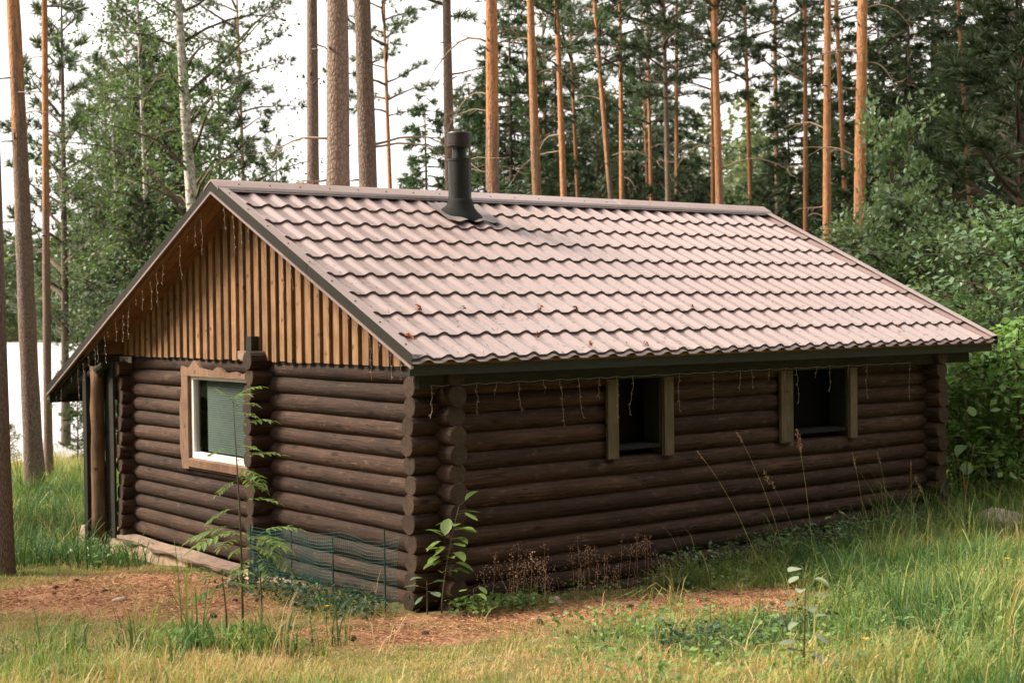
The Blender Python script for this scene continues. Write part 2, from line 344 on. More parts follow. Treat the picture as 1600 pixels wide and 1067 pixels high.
# ------------------------------------------------------------------ ground and lake
def axis(segs):
    out = []
    for a, b, st in segs: out += list(np.arange(a, b, st))
    return np.array(out+[segs[-1][1]])
sa = axis([(-900, -300, 60), (-300, -200, 8), (-200, -60, 10), (-60, -16, 1.0), (-16, 9, .16), (9, 30, 1.0), (30, 90, 10)])
ta = axis([(-700, -120, 40), (-120, -20, 5), (-20, -9, .8), (-9, 9, .16), (9, 30, 1.0), (30, 120, 6), (120, 700, 40)])
S_, T_ = np.meshgrid(sa, ta, indexing='ij'); X_ = -S_*.609+T_*.793; Y_ = -S_*.793-T_*.609
Z_ = T(X_, Y_); nearm = (np.abs(S_) < 20) & (np.abs(T_) < 14)
Z_ = Z_+nearm*(.012*np.sin(7*X_+3*Y_)*np.sin(6*Y_)+.01*rng.standard_normal(Z_.shape))
ni, nj = Z_.shape; idx = np.arange(ni*nj).reshape(ni, nj)
Q = np.stack([idx[:-1, :-1], idx[:-1, 1:], idx[1:, 1:], idx[1:, :-1]], -1).reshape(-1, 4)[:, ::-1]
me = to_mesh('ground', np.stack([X_, Y_, Z_], -1).reshape(-1, 3), [Q], bare(X_, Y_).ravel(), True)
struct(link('ground', me, 'ground'))
wc = np.array([[-700, 9, WATER], [700, 9, WATER], [700, 900, WATER], [-700, 900, WATER]], float)
struct(link('lake', to_mesh('lake', wc, [np.array([[0, 1, 2, 3]])]), 'water'))

# ------------------------------------------------------------------ the cabin
EAVE_Z = 2.25; RIDGE_Y = 3.656; BACK_EAVE_Y = 8.48; X0, X1 = -.16, 8.066          # verge to verge
def roof_z(y): return EAVE_Z+(y if y < RIDGE_Y else 2*RIDGE_Y-y)*TAN
cabin = thing('log_cabin', 'low brown log cabin with pinkish brown metal tile roof and wooden gable', 'cabin')

def log_mesh(L, r=.095, seed=0, sides=14):
    g = random.Random(seed); n = max(3, int(L/.45)+1); mb = MB(); V = []
    xs = [0, .012]+[L*i/n for i in range(1, n)]+[L-.012, L]
    ph = g.uniform(0, 9); wob = g.uniform(.002, .005)
    for i, x in enumerate(xs):
        rr = r*(.93 if i in (0, len(xs)-1) else 1)*(1+.025*math.sin(1.9*x+ph)+.014*math.sin(6.1*x+2*ph))
        for k in range(sides):
            t = 2*math.pi*k/sides
            rk = rr*(1+.012*math.sin(3*t+ph+x))
            V.append((x, rk*math.cos(t)+wob*math.sin(2.3*x+ph), rk*math.sin(t)+wob*math.cos(1.7*x+ph)))
    m_ = len(xs)
    Qs = [(i*sides+k, i*sides+(k+1) % sides, (i+1)*sides+(k+1) % sides, (i+1)*sides+k) for i in range(m_-1) for k in range(sides)]
    V += [(0, 0, 0), (L, 0, 0)]; b0 = m_*sides
    Tr = [((k+1) % sides, k, b0) for k in range(sides)]+[((m_-1)*sides+k, (m_-1)*sides+(k+1) % sides, b0+1) for k in range(sides)]
    me = to_mesh('log', V, [np.array(Qs), np.array(Tr)], None, True)
    me.materials.append(M['log']); me.materials.append(M['log_end'])
    mi = np.zeros(len(Qs)+len(Tr), np.int32); mi[len(Qs):] = 1; me.polygons.foreach_set('material_index', mi)
    sm = np.ones(len(mi), bool); sm[len(Qs):] = False; me.polygons.foreach_set('use_smooth', sm)
    return me
_ls = [0]
def log_x(x0, x1, y, z):
    _ls[0] += 1; return link('log', log_mesh(x1-x0, .094+random.uniform(-.003, .004), _ls[0]), None, cabin, (x0, y, z), (random.uniform(0, 6.28), 0, 0))
def log_y(y0, y1, x, z):
    _ls[0] += 1; o = link('log', log_mesh(y1-y0, .094+random.uniform(-.003, .004), _ls[0]), None, cabin, (x, y0, z)); o.rotation_euler = (0, 0, math.pi/2); return o
PITCH = .168; XG, XR, YL, YM, YB = .38, 7.17, .36, 3.38, 6.93
WIN_SIDE = [(2.34, 2.93), (4.79, 5.70)]; WZ = (1.30, 1.99)
for k in range(13):
    zg = .03+PITCH*k; zl = -.054+PITCH*k; j = lambda: random.uniform(-.02, .02)
    if .98 < zg < 1.95:                                       # courses cut by the gable window
        log_y(.10+j(), 3.62, XG, zg); log_y(5.22, 7.22+j(), XG, zg)
    else: log_y(.10+j(), 7.22+j(), XG, zg)
    log_y(.10+j(), 7.22, XR, zg)
    if WZ[0]-.06 < zl < WZ[1]+.05:
        log_x(.04+j(), 2.33, YL, zl); log_x(2.94, 4.78, YL, zl); log_x(5.71, 7.46+j(), YL, zl)
    else: log_x(.04+j(), 7.46+j(), YL, zl)
    log_x(.15+j(), 7.46+j(), YB, zl)
    log_x(.07+j(), .95, YM, zl)
log_x(.07, .95, YM, -.054+PITCH*13)
# near-black box behind the windows, the unlit room's darkness put into its colour
mb = MB(); mb.box((.5, .52, -.1), (7.05, 6.8, 2.1)); part('room_dark_box', mb, 'room', cabin)

# gable boards: broad pale boards over set-back orange ones
y = .30; bi = 0
def board(name, y0, y1, xf, xb, zb, m):
    zt0, zt1 = roof_z(y0)-.095, roof_z(y1)-.095
    if y0 < RIDGE_Y < y1: zt0 = zt1 = roof_z(y0)-.095
    c = ((xf+xb)/2, (y0+y1)/2, zb)
    P = [(xf, y0, zb), (xb, y0, zb), (xb, y1, zb), (xf, y1, zb), (xf, y0, zt0), (xb, y0, zt0), (xb, y1, zt1), (xf, y1, zt1)]
    mb = MB(); mb.hexa([tuple(a-b for a, b in zip(p, c)) for p in P]); return part(name, mb, m, cabin, loc=c)
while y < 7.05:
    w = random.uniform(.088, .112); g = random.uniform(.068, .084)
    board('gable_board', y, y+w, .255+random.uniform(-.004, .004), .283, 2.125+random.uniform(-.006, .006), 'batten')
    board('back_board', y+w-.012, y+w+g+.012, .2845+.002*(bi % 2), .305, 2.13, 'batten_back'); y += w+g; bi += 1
boxpart('gable_sill', (.30, .25, 2.10), (.36, 7.05, 2.16), 'dark_wood', cabin)
# beam end over the cross wall
mb = MB(); mb.box((.17, -.058, -.105), (.5, .058, .105)); part('beam_end', mb, 'fascia', cabin, loc=(-.0, 3.53, 2.275))
boxpart('beam_board', (.20, 3.60, 2.14), (.252, 3.84, 2.225), 'plank', cabin)

# roof deck, soffit boards, fascia
roof_mb = MB()
def slab(mb, x0, x1, ya, yb, off, th):
    za, zb = roof_z(ya), roof_z(yb)
    mb.hexa([(x0, ya, za-off-th), (x1, ya, za-off-th), (x1, yb, zb-off-th), (x0, yb, zb-off-th), (x0, ya, za-off), (x1, ya, za-off), (x1, yb, zb-off), (x0, yb, zb-off)])
slab(roof_mb, X0+.02, X1-.02, .02, RIDGE_Y, .072, .025); slab(roof_mb, X0+.02, X1-.02, RIDGE_Y, BACK_EAVE_Y, .072, .025)
roof = part('roof', roof_mb, 'soffit', cabin)
# metal tiles
WV = .1833*1.25; SR = .35*1.25; AMP = .0158; STEP = .026
NX = 16
def tile_mesh(length, lip=False, half=None):
    """one pressed tile: local x across, y up the slope, z out of the roof; crest height zero at the lower edge"""
    h0 = AMP+STEP
    xs = np.linspace(-WV/2, WV/2, NX+1)
    if half: xs = np.linspace(half[0]*WV, half[1]*WV, NX//2+1)
    c = np.clip((np.cos(2*np.pi*xs/WV)+.45)/1.45, 0, 1); wave = AMP*(2*c**1.15-1)
    rows = [(0., STEP), (length*.5, STEP*.5*SR/SR), (length+.022, 0.)]
    V = []; Q = []; n = len(xs)
    for yy, hh in rows:
        hh = STEP*(1-min(yy, SR)/SR)
        V += [(x, yy, w+hh-h0) for x, w in zip(xs, wave)]
    for i in range(len(rows)-1): Q += [(i*n+k, i*n+k+1, (i+1)*n+k+1, (i+1)*n+k) for k in range(n-1)]
    o = len(V); V += [(x, 0, w+STEP-h0) for x, w in zip(xs, wave)]+[(x, .020, w-.004-h0) for x, w in zip(xs, wave)]
    Q += [(o+k, o+n+k, o+n+k+1, o+k+1) for k in range(n-1)]
    if lip:
        o = len(V); V += [(x, .020, w-h0-.001) for x, w in zip(xs, wave)]+[(x, -.045, w-h0-.001) for x, w in zip(xs, wave)]+[(x, -.045, w-h0-.004) for x, w in zip(xs, wave)]
        Q += [(o+n+k, o+n+k+1, o+k+1, o+k) for k in range(n-1)]; Q += [(o+2*n+k, o+2*n+k+1, o+n+k+1, o+n+k) for k in range(n-1)]
    me = to_mesh('roof_tile', V, [np.array(Q)], None, True); me.materials.append(M['roof']); return me
full, lipt = tile_mesh(SR), tile_mesh(SR, True)
top_len = RIDGE_Y/CT-8*SR-.05; topt = tile_mesh(top_len)
endl = tile_mesh(SR, False, (-.30, .5)); 
def tile_at(me, x, s, parent=roof, name='roof_tile'):
    o = link(name, me, None, parent, (x, s*CT, EAVE_Z+s*ST), (TH, 0, 0)); return o
NC = 35
for r in range(8):
    for n in range(NC):
        tile_at(lipt if r == 0 else full, n*WV, r*SR)
# the last, half-hidden row under the ridge cap, the strips under the verge trims and the lake-side slope are pressed in one sheet each
def sheet(name, items, flip=False):
    V = []; Q = []; o = 0
    for me, x, s in items:
        co = np.empty(len(me.vertices)*3, np.float32); me.vertices.foreach_get('co', co); co = co.reshape(-1, 3)
        yy = co[:, 1]+s; P = np.stack([co[:, 0]+x, yy*CT-co[:, 2]*ST, EAVE_Z+yy*ST+co[:, 2]*CT], -1)
        if flip: P[:, 1] = 2*RIDGE_Y-P[:, 1]
        q = np.empty(len(me.polygons)*4, np.int32); me.polygons.foreach_get('vertices', q); q = q.reshape(-1, 4)
        V.append(P); Q.append((q[:, ::-1] if flip else q)+o); o += len(P)
    me = to_mesh(name, np.concatenate(V), [np.concatenate(Q)], None, True); me.materials.append(M['roof'])
    ob = link(name, me, None, roof); ob['kind'] = 'stuff'; return ob
sheet('roof_tile', [(topt, n*WV, 8*SR) for n in range(NC)])
hl, hr = tile_mesh(SR, False, (-.66, -.5)), tile_mesh(SR, False, (.5, 1.1)); hll, hrl = tile_mesh(SR, True, (-.66, -.5)), tile_mesh(SR, True, (.5, 1.1))
htl, htr = tile_mesh(top_len, False, (-.66, -.5)), tile_mesh(top_len, False, (.5, 1.1))
sheet('edge_tile', [((hll if r == 0 else hl) if r < 8 else htl, 0, r*SR) for r in range(9)]+[((hrl if r == 0 else hr) if r < 8 else htr, (NC-1)*WV, r*SR) for r in range(9)])
ext = int(math.ceil((BACK_EAVE_Y-2*RIDGE_Y)/CT/SR))
sheet('back_tile', [(topt if r == 8 else full, n*WV, r*SR) for r in range(-3, 9) for n in range(NC) if r*SR*CT > -(BACK_EAVE_Y-2*RIDGE_Y)-.05], True)
# verge trim: flat strip over the tile edge, upright face with its shade painted in, pale folded lip
def strip(name, prof, ya, yb, m, xsign=1, x0=0.):
    """prof: (x, height over roof line) points swept along the slope from ya to yb, closed thin profile"""
    V = []; n = len(prof)
    for yy in (ya, yb): V += [(x0+xsign*px, yy, roof_z(yy)+pz/CT) for px, pz in prof]
    Qs = [(k, (k+1) % n, n+(k+1) % n, n+k) for k in range(n)]
    mb = MB(); mb.add(V, Qs); mb.add(V[:n] if n == 4 else [], [(0, 3, 2, 1)] if n == 4 else []); mb.add(V[n:] if n == 4 else [], [(0, 1, 2, 3)] if n == 4 else [])
    return part(name, mb, m, roof)
def verge(x, sg, ya, yb):
    jy = ya+(yb-ya)*.47
    for a, b, k in ((ya, jy, 0), (jy, yb, 1)):
        e = .002*k
        strip('verge_trim', [(0, .018+e), (.105, .012+e), (.105, .009+e), (0, .015+e)], a, b, 'trim', sg, x)
        strip('verge_face', [(0, .016+e), (-.004-e, .016+e), (-.004-e, -.076), (0, -.076)], a, b, 'verge_face', sg, x)
        strip('verge_lip', [(-.014-e, -.077), (.012, -.077), (.012, -.092), (-.014-e, -.098)], a, b, 'trim', sg, x)
for x, sg in ((X0, 1), (X1, -1)): verge(x, sg, -.02, RIDGE_Y); verge(x, sg, RIDGE_Y, BACK_EAVE_Y)
# ridge cap in three lengths, with screws
cuts = [X0-.01, 2.45, 5.35, X1+.01]
for i in range(3):
    a, b = cuts[i], cuts[i+1]+(.05 if i < 2 else 0); e = .003*i
    prof = [(RIDGE_Y-.165, -.165*TAN+.006), (RIDGE_Y-.15, -.15*TAN+.030), (RIDGE_Y-.03, .028), (RIDGE_Y, .040), (RIDGE_Y+.03, .028), (RIDGE_Y+.15, -.15*TAN+.030), (RIDGE_Y+.165, -.165*TAN+.006)]
    zr = roof_z(RIDGE_Y); n = len(prof); mb = MB()
    V = [(x, py, zr+pz+e) for x in (a, b) for py, pz in prof]+[(x, py, zr+pz+e-.02) for x in (a, b) for py, pz in prof]
    mb.add(V, [(k, n+k, n+k+1, k+1) for k in range(n-1)]+[(2*n+k, 2*n+k+1, 3*n+k+1, 3*n+k) for k in range(n-1)]+[(k, k+1, 2*n+k+1, 2*n+k) for k in range(n-1)]+[(n+k, 3*n+k, 3*n+k+1, n+k+1) for k in range(n-1)])
    part('ridge_cap', mb, 'trim', roof)
scr = MB(); scr.lathe([(0, .008), (.007, .007), (.010, 0)], 8); scr_me = scr.mesh('screw'); scr_me.materials.append(M['cap_metal'])
for i in range(22): link('screw', scr_me, None, roof, (.1+i*.36, RIDGE_Y-.10, roof_z(RIDGE_Y)-.10*TAN+.036), (TH, 0, 0))
for i in range(9):
    yy = .15+i*.4; link('screw', scr_me, None, roof, (X0+.05, yy, roof_z(yy)+.018), (TH, 0, 0))
# eave boards
boxpart('fascia_board', (X0+.01, .035, 2.075), (X1-.03, .060, 2.185), 'fascia', cabin)
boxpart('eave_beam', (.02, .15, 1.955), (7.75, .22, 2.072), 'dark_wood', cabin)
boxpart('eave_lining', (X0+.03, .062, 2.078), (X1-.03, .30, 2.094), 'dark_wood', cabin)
boxpart('fascia_board', (X0+.01, BACK_EAVE_Y-.05, roof_z(BACK_EAVE_Y)-.20), (X1-.03, BACK_EAVE_Y-.03, roof_z(BACK_EAVE_Y)-.075), 'fascia', cabin)
# soffit under the gable overhang: boards running with the slope
for i in range(4):
    xa = X0+.03+i*.104
    mb = MB(); slab(mb, xa, xa+.098, .06, RIDGE_Y-.01, .099, .016); part('soffit_board', mb, 'soffit', roof)
    mb = MB(); slab(mb, xa, xa+.098, RIDGE_Y+.01, 7.32, .099, .016); part('soffit_board', mb, 'soffit', roof)

# chimney
ch = (2.62, 3.16); zc = roof_z(3.16)
chim = thing('chimney', '', ''); 
del chim['label'], chim['category']; chim.parent = cabin; chim.location = (ch[0], ch[1], zc)
mb = MB(); mb.turned([(.128, -.1), (.128, .30), (.131, .30), (.131, .315), (.128, .315), (.128, .555), (.134, .56), (.134, .585), (.082, .59), (.080, .72)]); part('flue_pipe', mb, 'black_metal', chim, True)
mb = MB(); mb.turned([(.02, .705), (.11, .705), (.134, .725), (.134, .745), (.137, .75), (.139, .865), (.131, .880), (.05, .888), (0, .888)]); part('chimney_cap', mb, 'cap_metal', chim, True)
mb = MB(); pr = [(.27, -.025, .0), (.25, -.01, .0), (.205, .015, .0), (.165, .05, .0), (.145, .09, .0), (.135, .135, 0), (.127, .14, 0)]; V = []
for i, (r, h, _) in enumerate(pr):
    k2 = 1-i/(len(pr)-1)
    for k in range(28):
        t = 2*math.pi*k/28; yy = r*math.sin(t)*(1-.06*k2); V.append((r*math.cos(t), yy, h+max(0, 1-i/4)*yy*TAN))
mb.add(V, [(i*28+k, i*28+(k+1) % 28, (i+1)*28+(k+1) % 28, (i+1)*28+k) for i in range(len(pr)-1) for k in range(28)]); part('rubber_boot', mb, 'rubber', chim, True)
# crumpled flashing sheet round the boot
mb = MB(); nx, ny = 22, 12; V = []
for i in range(nx):
    for j in range(ny):
        x = -.33+.70*i/(nx-1); yy = -.33+.56*j/(ny-1)
        w = AMP*math.cos(2*math.pi*(x+ch[0])/WV)*.65-.006+.004*math.sin(9*x+13*yy)
        V.append((x+.02*math.sin(8*yy), yy*CT, yy*ST+w+.012+(.012 if j == 0 else 0)))
mb.add(V, [(i*ny+j, (i+1)*ny+j, (i+1)*ny+j+1, i*ny+j+1) for i in range(nx-1) for j in range(ny-1)]); part('flashing_sheet', mb, 'zinc', chim, True)

# gable window
win = link('window', None, None, cabin, (.30, 0, 0)); XW = .30
def wbox(name, lo, hi, m, p): return boxpart(name, lo, hi, m, p)
g0, g1, h0_, h1_ = 3.62, 5.20, 1.00, 1.93
for nm, lo, hi in (('window_frame', (.0, g1-.06, h0_), (.06, g1, h1_)), ('window_frame', (.0, g0, h0_), (.06, g0+.06, h1_)), ('window_frame', (-.002, g0+.06, h0_-.002), (.06, g1-.06, h0_+.065)), ('window_frame', (.002, g0+.06, h1_-.045), (.06, g1-.06, h1_))): wbox(nm, lo, hi, 'white_paint', win)
mb = MB(); mb.box((.035, g0+.06, h0_+.06), (.041, g1-.06, h1_-.045)); part('pane', mb, 'glass', win)
bl = MB()
for i in range(34):
    z = h0_+.08+i*.0245; bl.hexa([(.085, g0+.05, z), (.095, g0+.05, z+.019), (.095, g1-.24, z+.019), (.085, g1-.24, z), (.0835, g0+.05, z+.001), (.0935, g0+.05, z+.020), (.0935, g1-.24, z+.020), (.0835, g1-.24, z+.001)])
o = part('blind', bl, 'blind', win); o['kind'] = 'stuff'
mb = MB(); mb.box((.06, g1-.015, h0_-.05), (.2, g1+.02, h1_+.05)); mb.box((.06, g0-.02, h1_+.002), (.2, g1-.02, h1_+.04)); mb.box((.06, g0-.02, h0_-.06), (.2, g1-.02, h0_-.004)); part('window_reveal', mb, 'dark_wood', win)
def live_edge(name, pts_out, pts_in, x0, x1, m, parent):      # board with one waney edge, two matching outlines
    n = len(pts_out); mb = MB(); V = [(x0, *p) for p in pts_out]+[(x0, *p) for p in pts_in]+[(x1, *p) for p in pts_out]+[(x1, *p) for p in pts_in]
    Qs = []
    for k in range(n-1):
        Qs += [(k, k+1, n+k+1, n+k), (2*n+k, 3*n+k, 3*n+k+1, 2*n+k+1), (k, 2*n+k, 2*n+k+1, k+1), (n+k, n+k+1, 3*n+k+1, 3*n+k)]
    Qs += [(0, n, 3*n, 2*n), (n-1, 3*n-1, 4*n-1, 2*n-1)]
    mb.add(V, Qs); return part(name, mb, m, parent)
ys = np.linspace(5.36, 3.45, 24)
top = [(float(v), 1.965+.055+.075*math.exp(-((v-5.0)/.10)**2)+.05*math.exp(-((v-4.45)/.12)**2)-.035*smooth(4.95, 4.6, v)+.012*math.sin(19*v)) for v in ys]
live_edge('casing_board', top, [(float(v), 1.925) for v in ys], -.045, -.005, 'casing', win)
zs = np.linspace(.87, 1.99, 18)
live_edge('casing_board', [(5.40+.028*math.sin(5.2*v+1)+.012*math.sin(13*v), float(v)) for v in zs], [(5.205, float(v)) for v in zs], -.040, -.004, 'casing', win)
mb = MB(); mb.hexa([(-.05, 3.5, .90), (.0, 3.5, .90), (.0, 5.21, .90), (-.05, 5.21, .90), (-.055, 3.5, .985), (.0, 3.5, .998), (.0, 5.21, .998), (-.055, 5.21, .985)]); part('window_sill', mb, 'casing', win)
mb = MB(); mb.box((-.03, 3.5, .872), (.0, 5.21, .898)); part('sill_board', mb, 'log', win)
# a thin service cable leaving the far gable
cb = thing('service_cable', 'thin pale cable strung from the far gable into the wood', 'cable', (7.6, 3.6, 3.6)); pe = CAM+23*(F+R*(1720-800)/FPX-U*(374-533.5)/FPX)-np.array([7.6, 3.6, 3.6]); mb = MB(); mb.tube([Vector(pe)*u+Vector((0, 0, -.25*math.sin(math.pi*u))) for u in np.linspace(0, 1, 12)], .006, 5); part('cable', mb, 'wire', cb)
# two small windows in the long wall, deep set between upright boards
for (a, b), wl, wr in ((WIN_SIDE[0], .135, .12), (WIN_SIDE[1], .185, .115)):
    w = link('window', None, None, cabin, (0, 0, 0))
    boxpart('casing_board', (a-wl, .225, 1.20), (a, .26, 1.96), 'side_casing', w); boxpart('casing_board', (b, .215, 1.19), (b+wr, .26, 1.955), 'side_casing', w)
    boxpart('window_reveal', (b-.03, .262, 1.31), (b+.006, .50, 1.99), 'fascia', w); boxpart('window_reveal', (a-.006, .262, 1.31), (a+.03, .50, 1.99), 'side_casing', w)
    boxpart('window_sill', (a-.003, .262, 1.272), (b+.003, .50, 1.308), 'room', w)
    boxpart('pane', (a+.031, .485, 1.31), (b-.031, .490, 1.98), 'dark_glass', w)
# house number plate on the corner
pl = link('number_plate', None, None, cabin, (.262, 6.93, 2.075))
mb = MB(); mb.box((-.012, -.175, -.037), (.0, .175, .037)); part('plate_face', mb, 'plate', pl)
def digit(segs, yc):
    mb = MB()
    for (ya, za, yb, zb) in segs:
        d = Vector((0, yb-ya, zb-za)); n = Vector((0, -d.z, d.y)).normalized()*.006; A = Vector((-.0135, yc+ya, za)); B = Vector((-.0135, yc+yb, zb))
        P = [A+n, A-n, B-n, B+n]; mb.hexa([p+Vector((.001, 0, 0)) for p in P]+P)
    part('digit', mb, 'ink', pl)
digit([(.028, .024, .03, -.004), (.03, -.006, -.03, -.006), (-.014, .024, -.014, -.026)], .045)      # 4
digit([(.0, .026, .0, -.026), (.018, .012, .0, .026), (.02, -.026, -.02, -.026)], -.06)              # 1
# porch on the lake side
po = link('porch', None, None, cabin, (0, 0, 0))
def post(name, x, y, zb, zt, r, m, sides=12, sq=False):
    mb = MB()
    if sq: mb.box((-r, -r, 0), (r, r, zt-zb))
    else: mb.tube([(.006*math.sin(3*k), .006*math.cos(2*k), (zt-zb)*k/8) for k in range(9)], [r*(1.12-.16*k/8+.03*math.sin(2.4*k)) for k in range(9)], sides)
    return part(name, mb, m, po, not sq, loc=(x, y, zb))
post('porch_post', -.0, 7.50, -.3, 1.98, .055, 'dark_wood', sq=True)
post('porch_post', .02, 7.27, -.14, 2.0, .082, 'post')
post('porch_post', 4.0, 8.05, -.3, 1.95, .07, 'post'); post('porch_post', 7.6, 8.05, -.3, 1.95, .07, 'post')
for i, (yy, w) in enumerate(((7.02, .10), (7.125, .10), (7.235, .11))): boxpart('porch_board', (.10+.01*i, yy-w/2, -.1), (.13+.01*i, yy+w/2, 2.05), 'dark_wood', po)
boxpart('porch_beam', (-.08, 7.55, 1.93), (7.9, 7.67, 2.04), 'dark_wood', po)
for xx in (-.06, 1.6, 3.2, 4.8, 6.4, 7.7):
    mb = MB(); slab(mb, xx, xx+.06, 6.9, BACK_EAVE_Y-.06, .116, .10); part('rafter', mb, 'dark_wood', po)
for i in range(7):
    ya = 7.36+i*.155; mb = MB(); slab(mb, X0+.03, X1-.04, ya, ya+.145, .0985, .014); part('roof_board', mb, 'dark_wood', po)
mb = MB(); mb.tube([(.0, 8.1, 1.72), (.0, 6.98, 2.02)], .045, 8); part('porch_tie', mb, 'dark_wood', po)
mb = MB(); mb.tube([(.03, 7.62, 1.62), (.03, 7.05, 2.0)], .04, 6); part('porch_brace', mb, 'dark_wood', po)
boxpart('porch_floor', (.2, 7.03, -.22), (7.6, 8.1, -.12), 'concrete', po)
# foundation and the grey plank lying along it
mb = MB(); ys = np.linspace(8.15, .45, 40); V = []
for i, yy in enumerate(ys):
    o_ = .02*math.sin(3*yy)+.012*math.sin(11*yy)
    V += [(.26, yy, -.065), (.13+o_, yy, -.075+.008*math.sin(7*yy)), (.10+o_+.02*math.sin(5*yy), yy, -.17), (.07+o_, yy, -.55)]
mb.add(V, [(i*4+k, i*4+k+1, (i+1)*4+k+1, (i+1)*4+k) for i in range(39) for k in range(3)]); part('foundation', mb, 'concrete', cabin, True)
boxpart('foundation', (.3, .28, -.6), (7.3, .34, -.13), 'concrete', cabin)
ys = np.linspace(7.2, 3.75, 34)
fr_, bk_ = [], []
mb = MB(); V = []
for i, yy in enumerate(ys):
    xo = .035+.03*math.sin(2.1*yy+1)+.018*math.sin(6.3*yy)+.012*math.sin(15*yy); z = -.055+.006*math.sin(4*yy); th = .045+.012*math.sin(8*yy)
    k = min(1, (i+1)/5)
    V += [(.285, yy, z), (.285-(.285-xo)*k, yy, z-.012), (.285-(.285-xo)*k+.01, yy, z-th), (.285, yy, z-.05)]
mb.add(V, [(i*4+k, i*4+(k+1) % 4, (i+1)*4+(k+1) % 4, (i+1)*4+k) for i in range(len(ys)-1) for k in range(4)]+[(0, 1, 2, 3), (len(V)-4, len(V)-1, len(V)-2, len(V)-3)]); part('foundation_plank', mb, 'plank', cabin)

# ------------------------------------------------------------------ fallen leaves and cones on the roof
def on_roof(px, py):
    d = F+R*(px-800)/FPX-U*(py-533.5)/FPX
    t = (EAVE_Z+(-CAM[1]*0)-CAM[2]+0)/1
    # plane z = EAVE_Z + y*TAN
    t = (EAVE_Z+CAM[1]*TAN-CAM[2])/(d[2]-d[1]*TAN); return CAM+t*d
def leaf_clump(seed, r):
    g = random.Random(seed); mb = MB()
    for i in range(6):
        a = g.uniform(0, 6.28); l = r*g.uniform(.6, 1.2); w = l*.45; c = Vector((g.uniform(-r, r)*.5, g.uniform(-r, r)*.3, .006+.006*i)); d = Vector((math.cos(a), math.sin(a)*.6, g.uniform(-.1, .5))); n = Vector((-d.y, d.x, g.uniform(-.3, .3))).normalized()
        P = [c-d*l*.5, c+n*w*.5+Vector((0, 0, .01)), c+d*l*.5, c-n*w*.5]; mb.add(P, [(0, 1, 2, 3)]); mb.add([p-Vector((0, 0, .004)) for p in P], [(3, 2, 1, 0)])
    return mb
LV = [(655, 481, .07, 'largest rust leaf clump high on the roof near the left verge'), (639, 524, .085, 'rust leaf clump at the lowest tile step beside the left verge'), (839, 523, .05, 'small rust leaf clump tucked at a tile step above the middle eave'),
      (921, 537, .06, 'rust leaf clump on the bottom tile row left of another one'), (1010, 537, .06, 'rust leaf clump on the bottom tile row above the first side window'), (845, 482, .04, 'faded leaf on the third tile row, left of two'), (901, 481, .055, 'orange leaf clump on the third tile row, right of two'),
      (724, 481, .035, 'dark brown twig scrap on the third tile row'), (1083, 478, .03, 'tiny rust leaf on the roof above the gap between side windows'), (1404, 510, .04, 'rust leaf clump near the right end of the bottom tile rows')]
for i, (px, py, r, lab) in enumerate(LV):
    p = on_roof(px, py+2); o = part('fallen_leaf', leaf_clump(i, r), 'rust_leaf' if 'dark' not in lab else 'cone', None, loc=(p[0], p[1], p[2]-.004), rot=(TH, 0, .4*i)); tag(o, lab, 'leaves', 'fallen leaves on the roof')

fo_n = []
for i in range(420):
    xx, ss = random.uniform(.0, 7.6), abs(random.gauss(0, 1.1))
    if ss < 3.3: fo_n.append((xx, ss))
mb = MB()
for xx, ss in fo_n:
    a = random.uniform(0, 3.14); l = random.uniform(.015, .035); r_ = ss % SR; w = AMP*(2*max(0, (math.cos(2*math.pi*xx/WV)+.45)/1.45)**1.15-1)+STEP*(1-r_/SR)-AMP-STEP+.003
    c = Vector((xx, ss*CT-w*ST, EAVE_Z+ss*ST+w*CT)); d = Vector((math.cos(a), math.sin(a)*CT, math.sin(a)*ST))*l; n = Vector((-math.sin(a), math.cos(a)*CT, math.cos(a)*ST))*.0025
    mb.add([c-d-n, c-d+n, c+d+n, c+d-n], [(0, 1, 2, 3)])
o = part('roof_needles', mb, 'cone', None); o['kind'] = 'stuff'; o['label'] = 'brown pine needles scattered on the roof tiles'

# ------------------------------------------------------------------ icicle light strings
led = MB(); led.lathe([(0, -.016), (.005, -.010), (.005, .008), (0, .014)], 6); led_me = led.mesh('bulb'); led_me.materials.append(M['bulb'])
def lights(label, anchors, seed, out):
    g = random.Random(seed); t = thing('string_lights', label, 'lights', tuple(anchors[0]), 0, 'icicle light strings on the cabin')
    A0 = Vector(anchors[0]); mb = MB(); pts = []
    for i, a in enumerate(anchors):
        pts.append(Vector(a)-A0)
        if i < len(anchors)-1: b = Vector(anchors[i+1]); pts.append((Vector(a)+b)/2-A0+Vector((0, 0, -.012)))
    mb.tube(pts, .0022, 4); part('cable', mb, 'wire', t)
    for a in anchors:
        if g.random() < .12: continue
        L = g.choice((.12, .2, .28, .36, .44)); n = int(L/.035)+2; P = []; dx = 0; dy = 0
        for k in range(n):
            P.append(Vector(a)-A0+Vector((dx*out[0]+g.uniform(-.004, .004), dx*out[1]+g.uniform(-.004, .004), -L*k/(n-1)))); dx += g.uniform(-.014, .014)
        mb = MB(); mb.tube(P, .0022, 4)
        for k in range(2, n, 3):
            q = P[k]; d = Vector((out[0], out[1], 0))*g.choice((-1, 1))*.022+Vector((0, 0, -.012)); mb.tube([q, q+d], .0034, 4)
        part('strand', mb, 'wire', t)
ga = []
yy = 4.0
while yy < 8.35: ga.append((X0+.05, yy, roof_z(yy)-.125)); yy += random.uniform(.10, .24)
lights('pale icicle light string under the left slope of the gable', ga, 3, (0, 1))
ga = [(X0+.05, yy, roof_z(yy)-.125) for yy in np.arange(.06, 3.5, .17)]
lights('pale icicle light string under the right slope of the gable', ga, 4, (0, 1))
ga = []; xx = .12
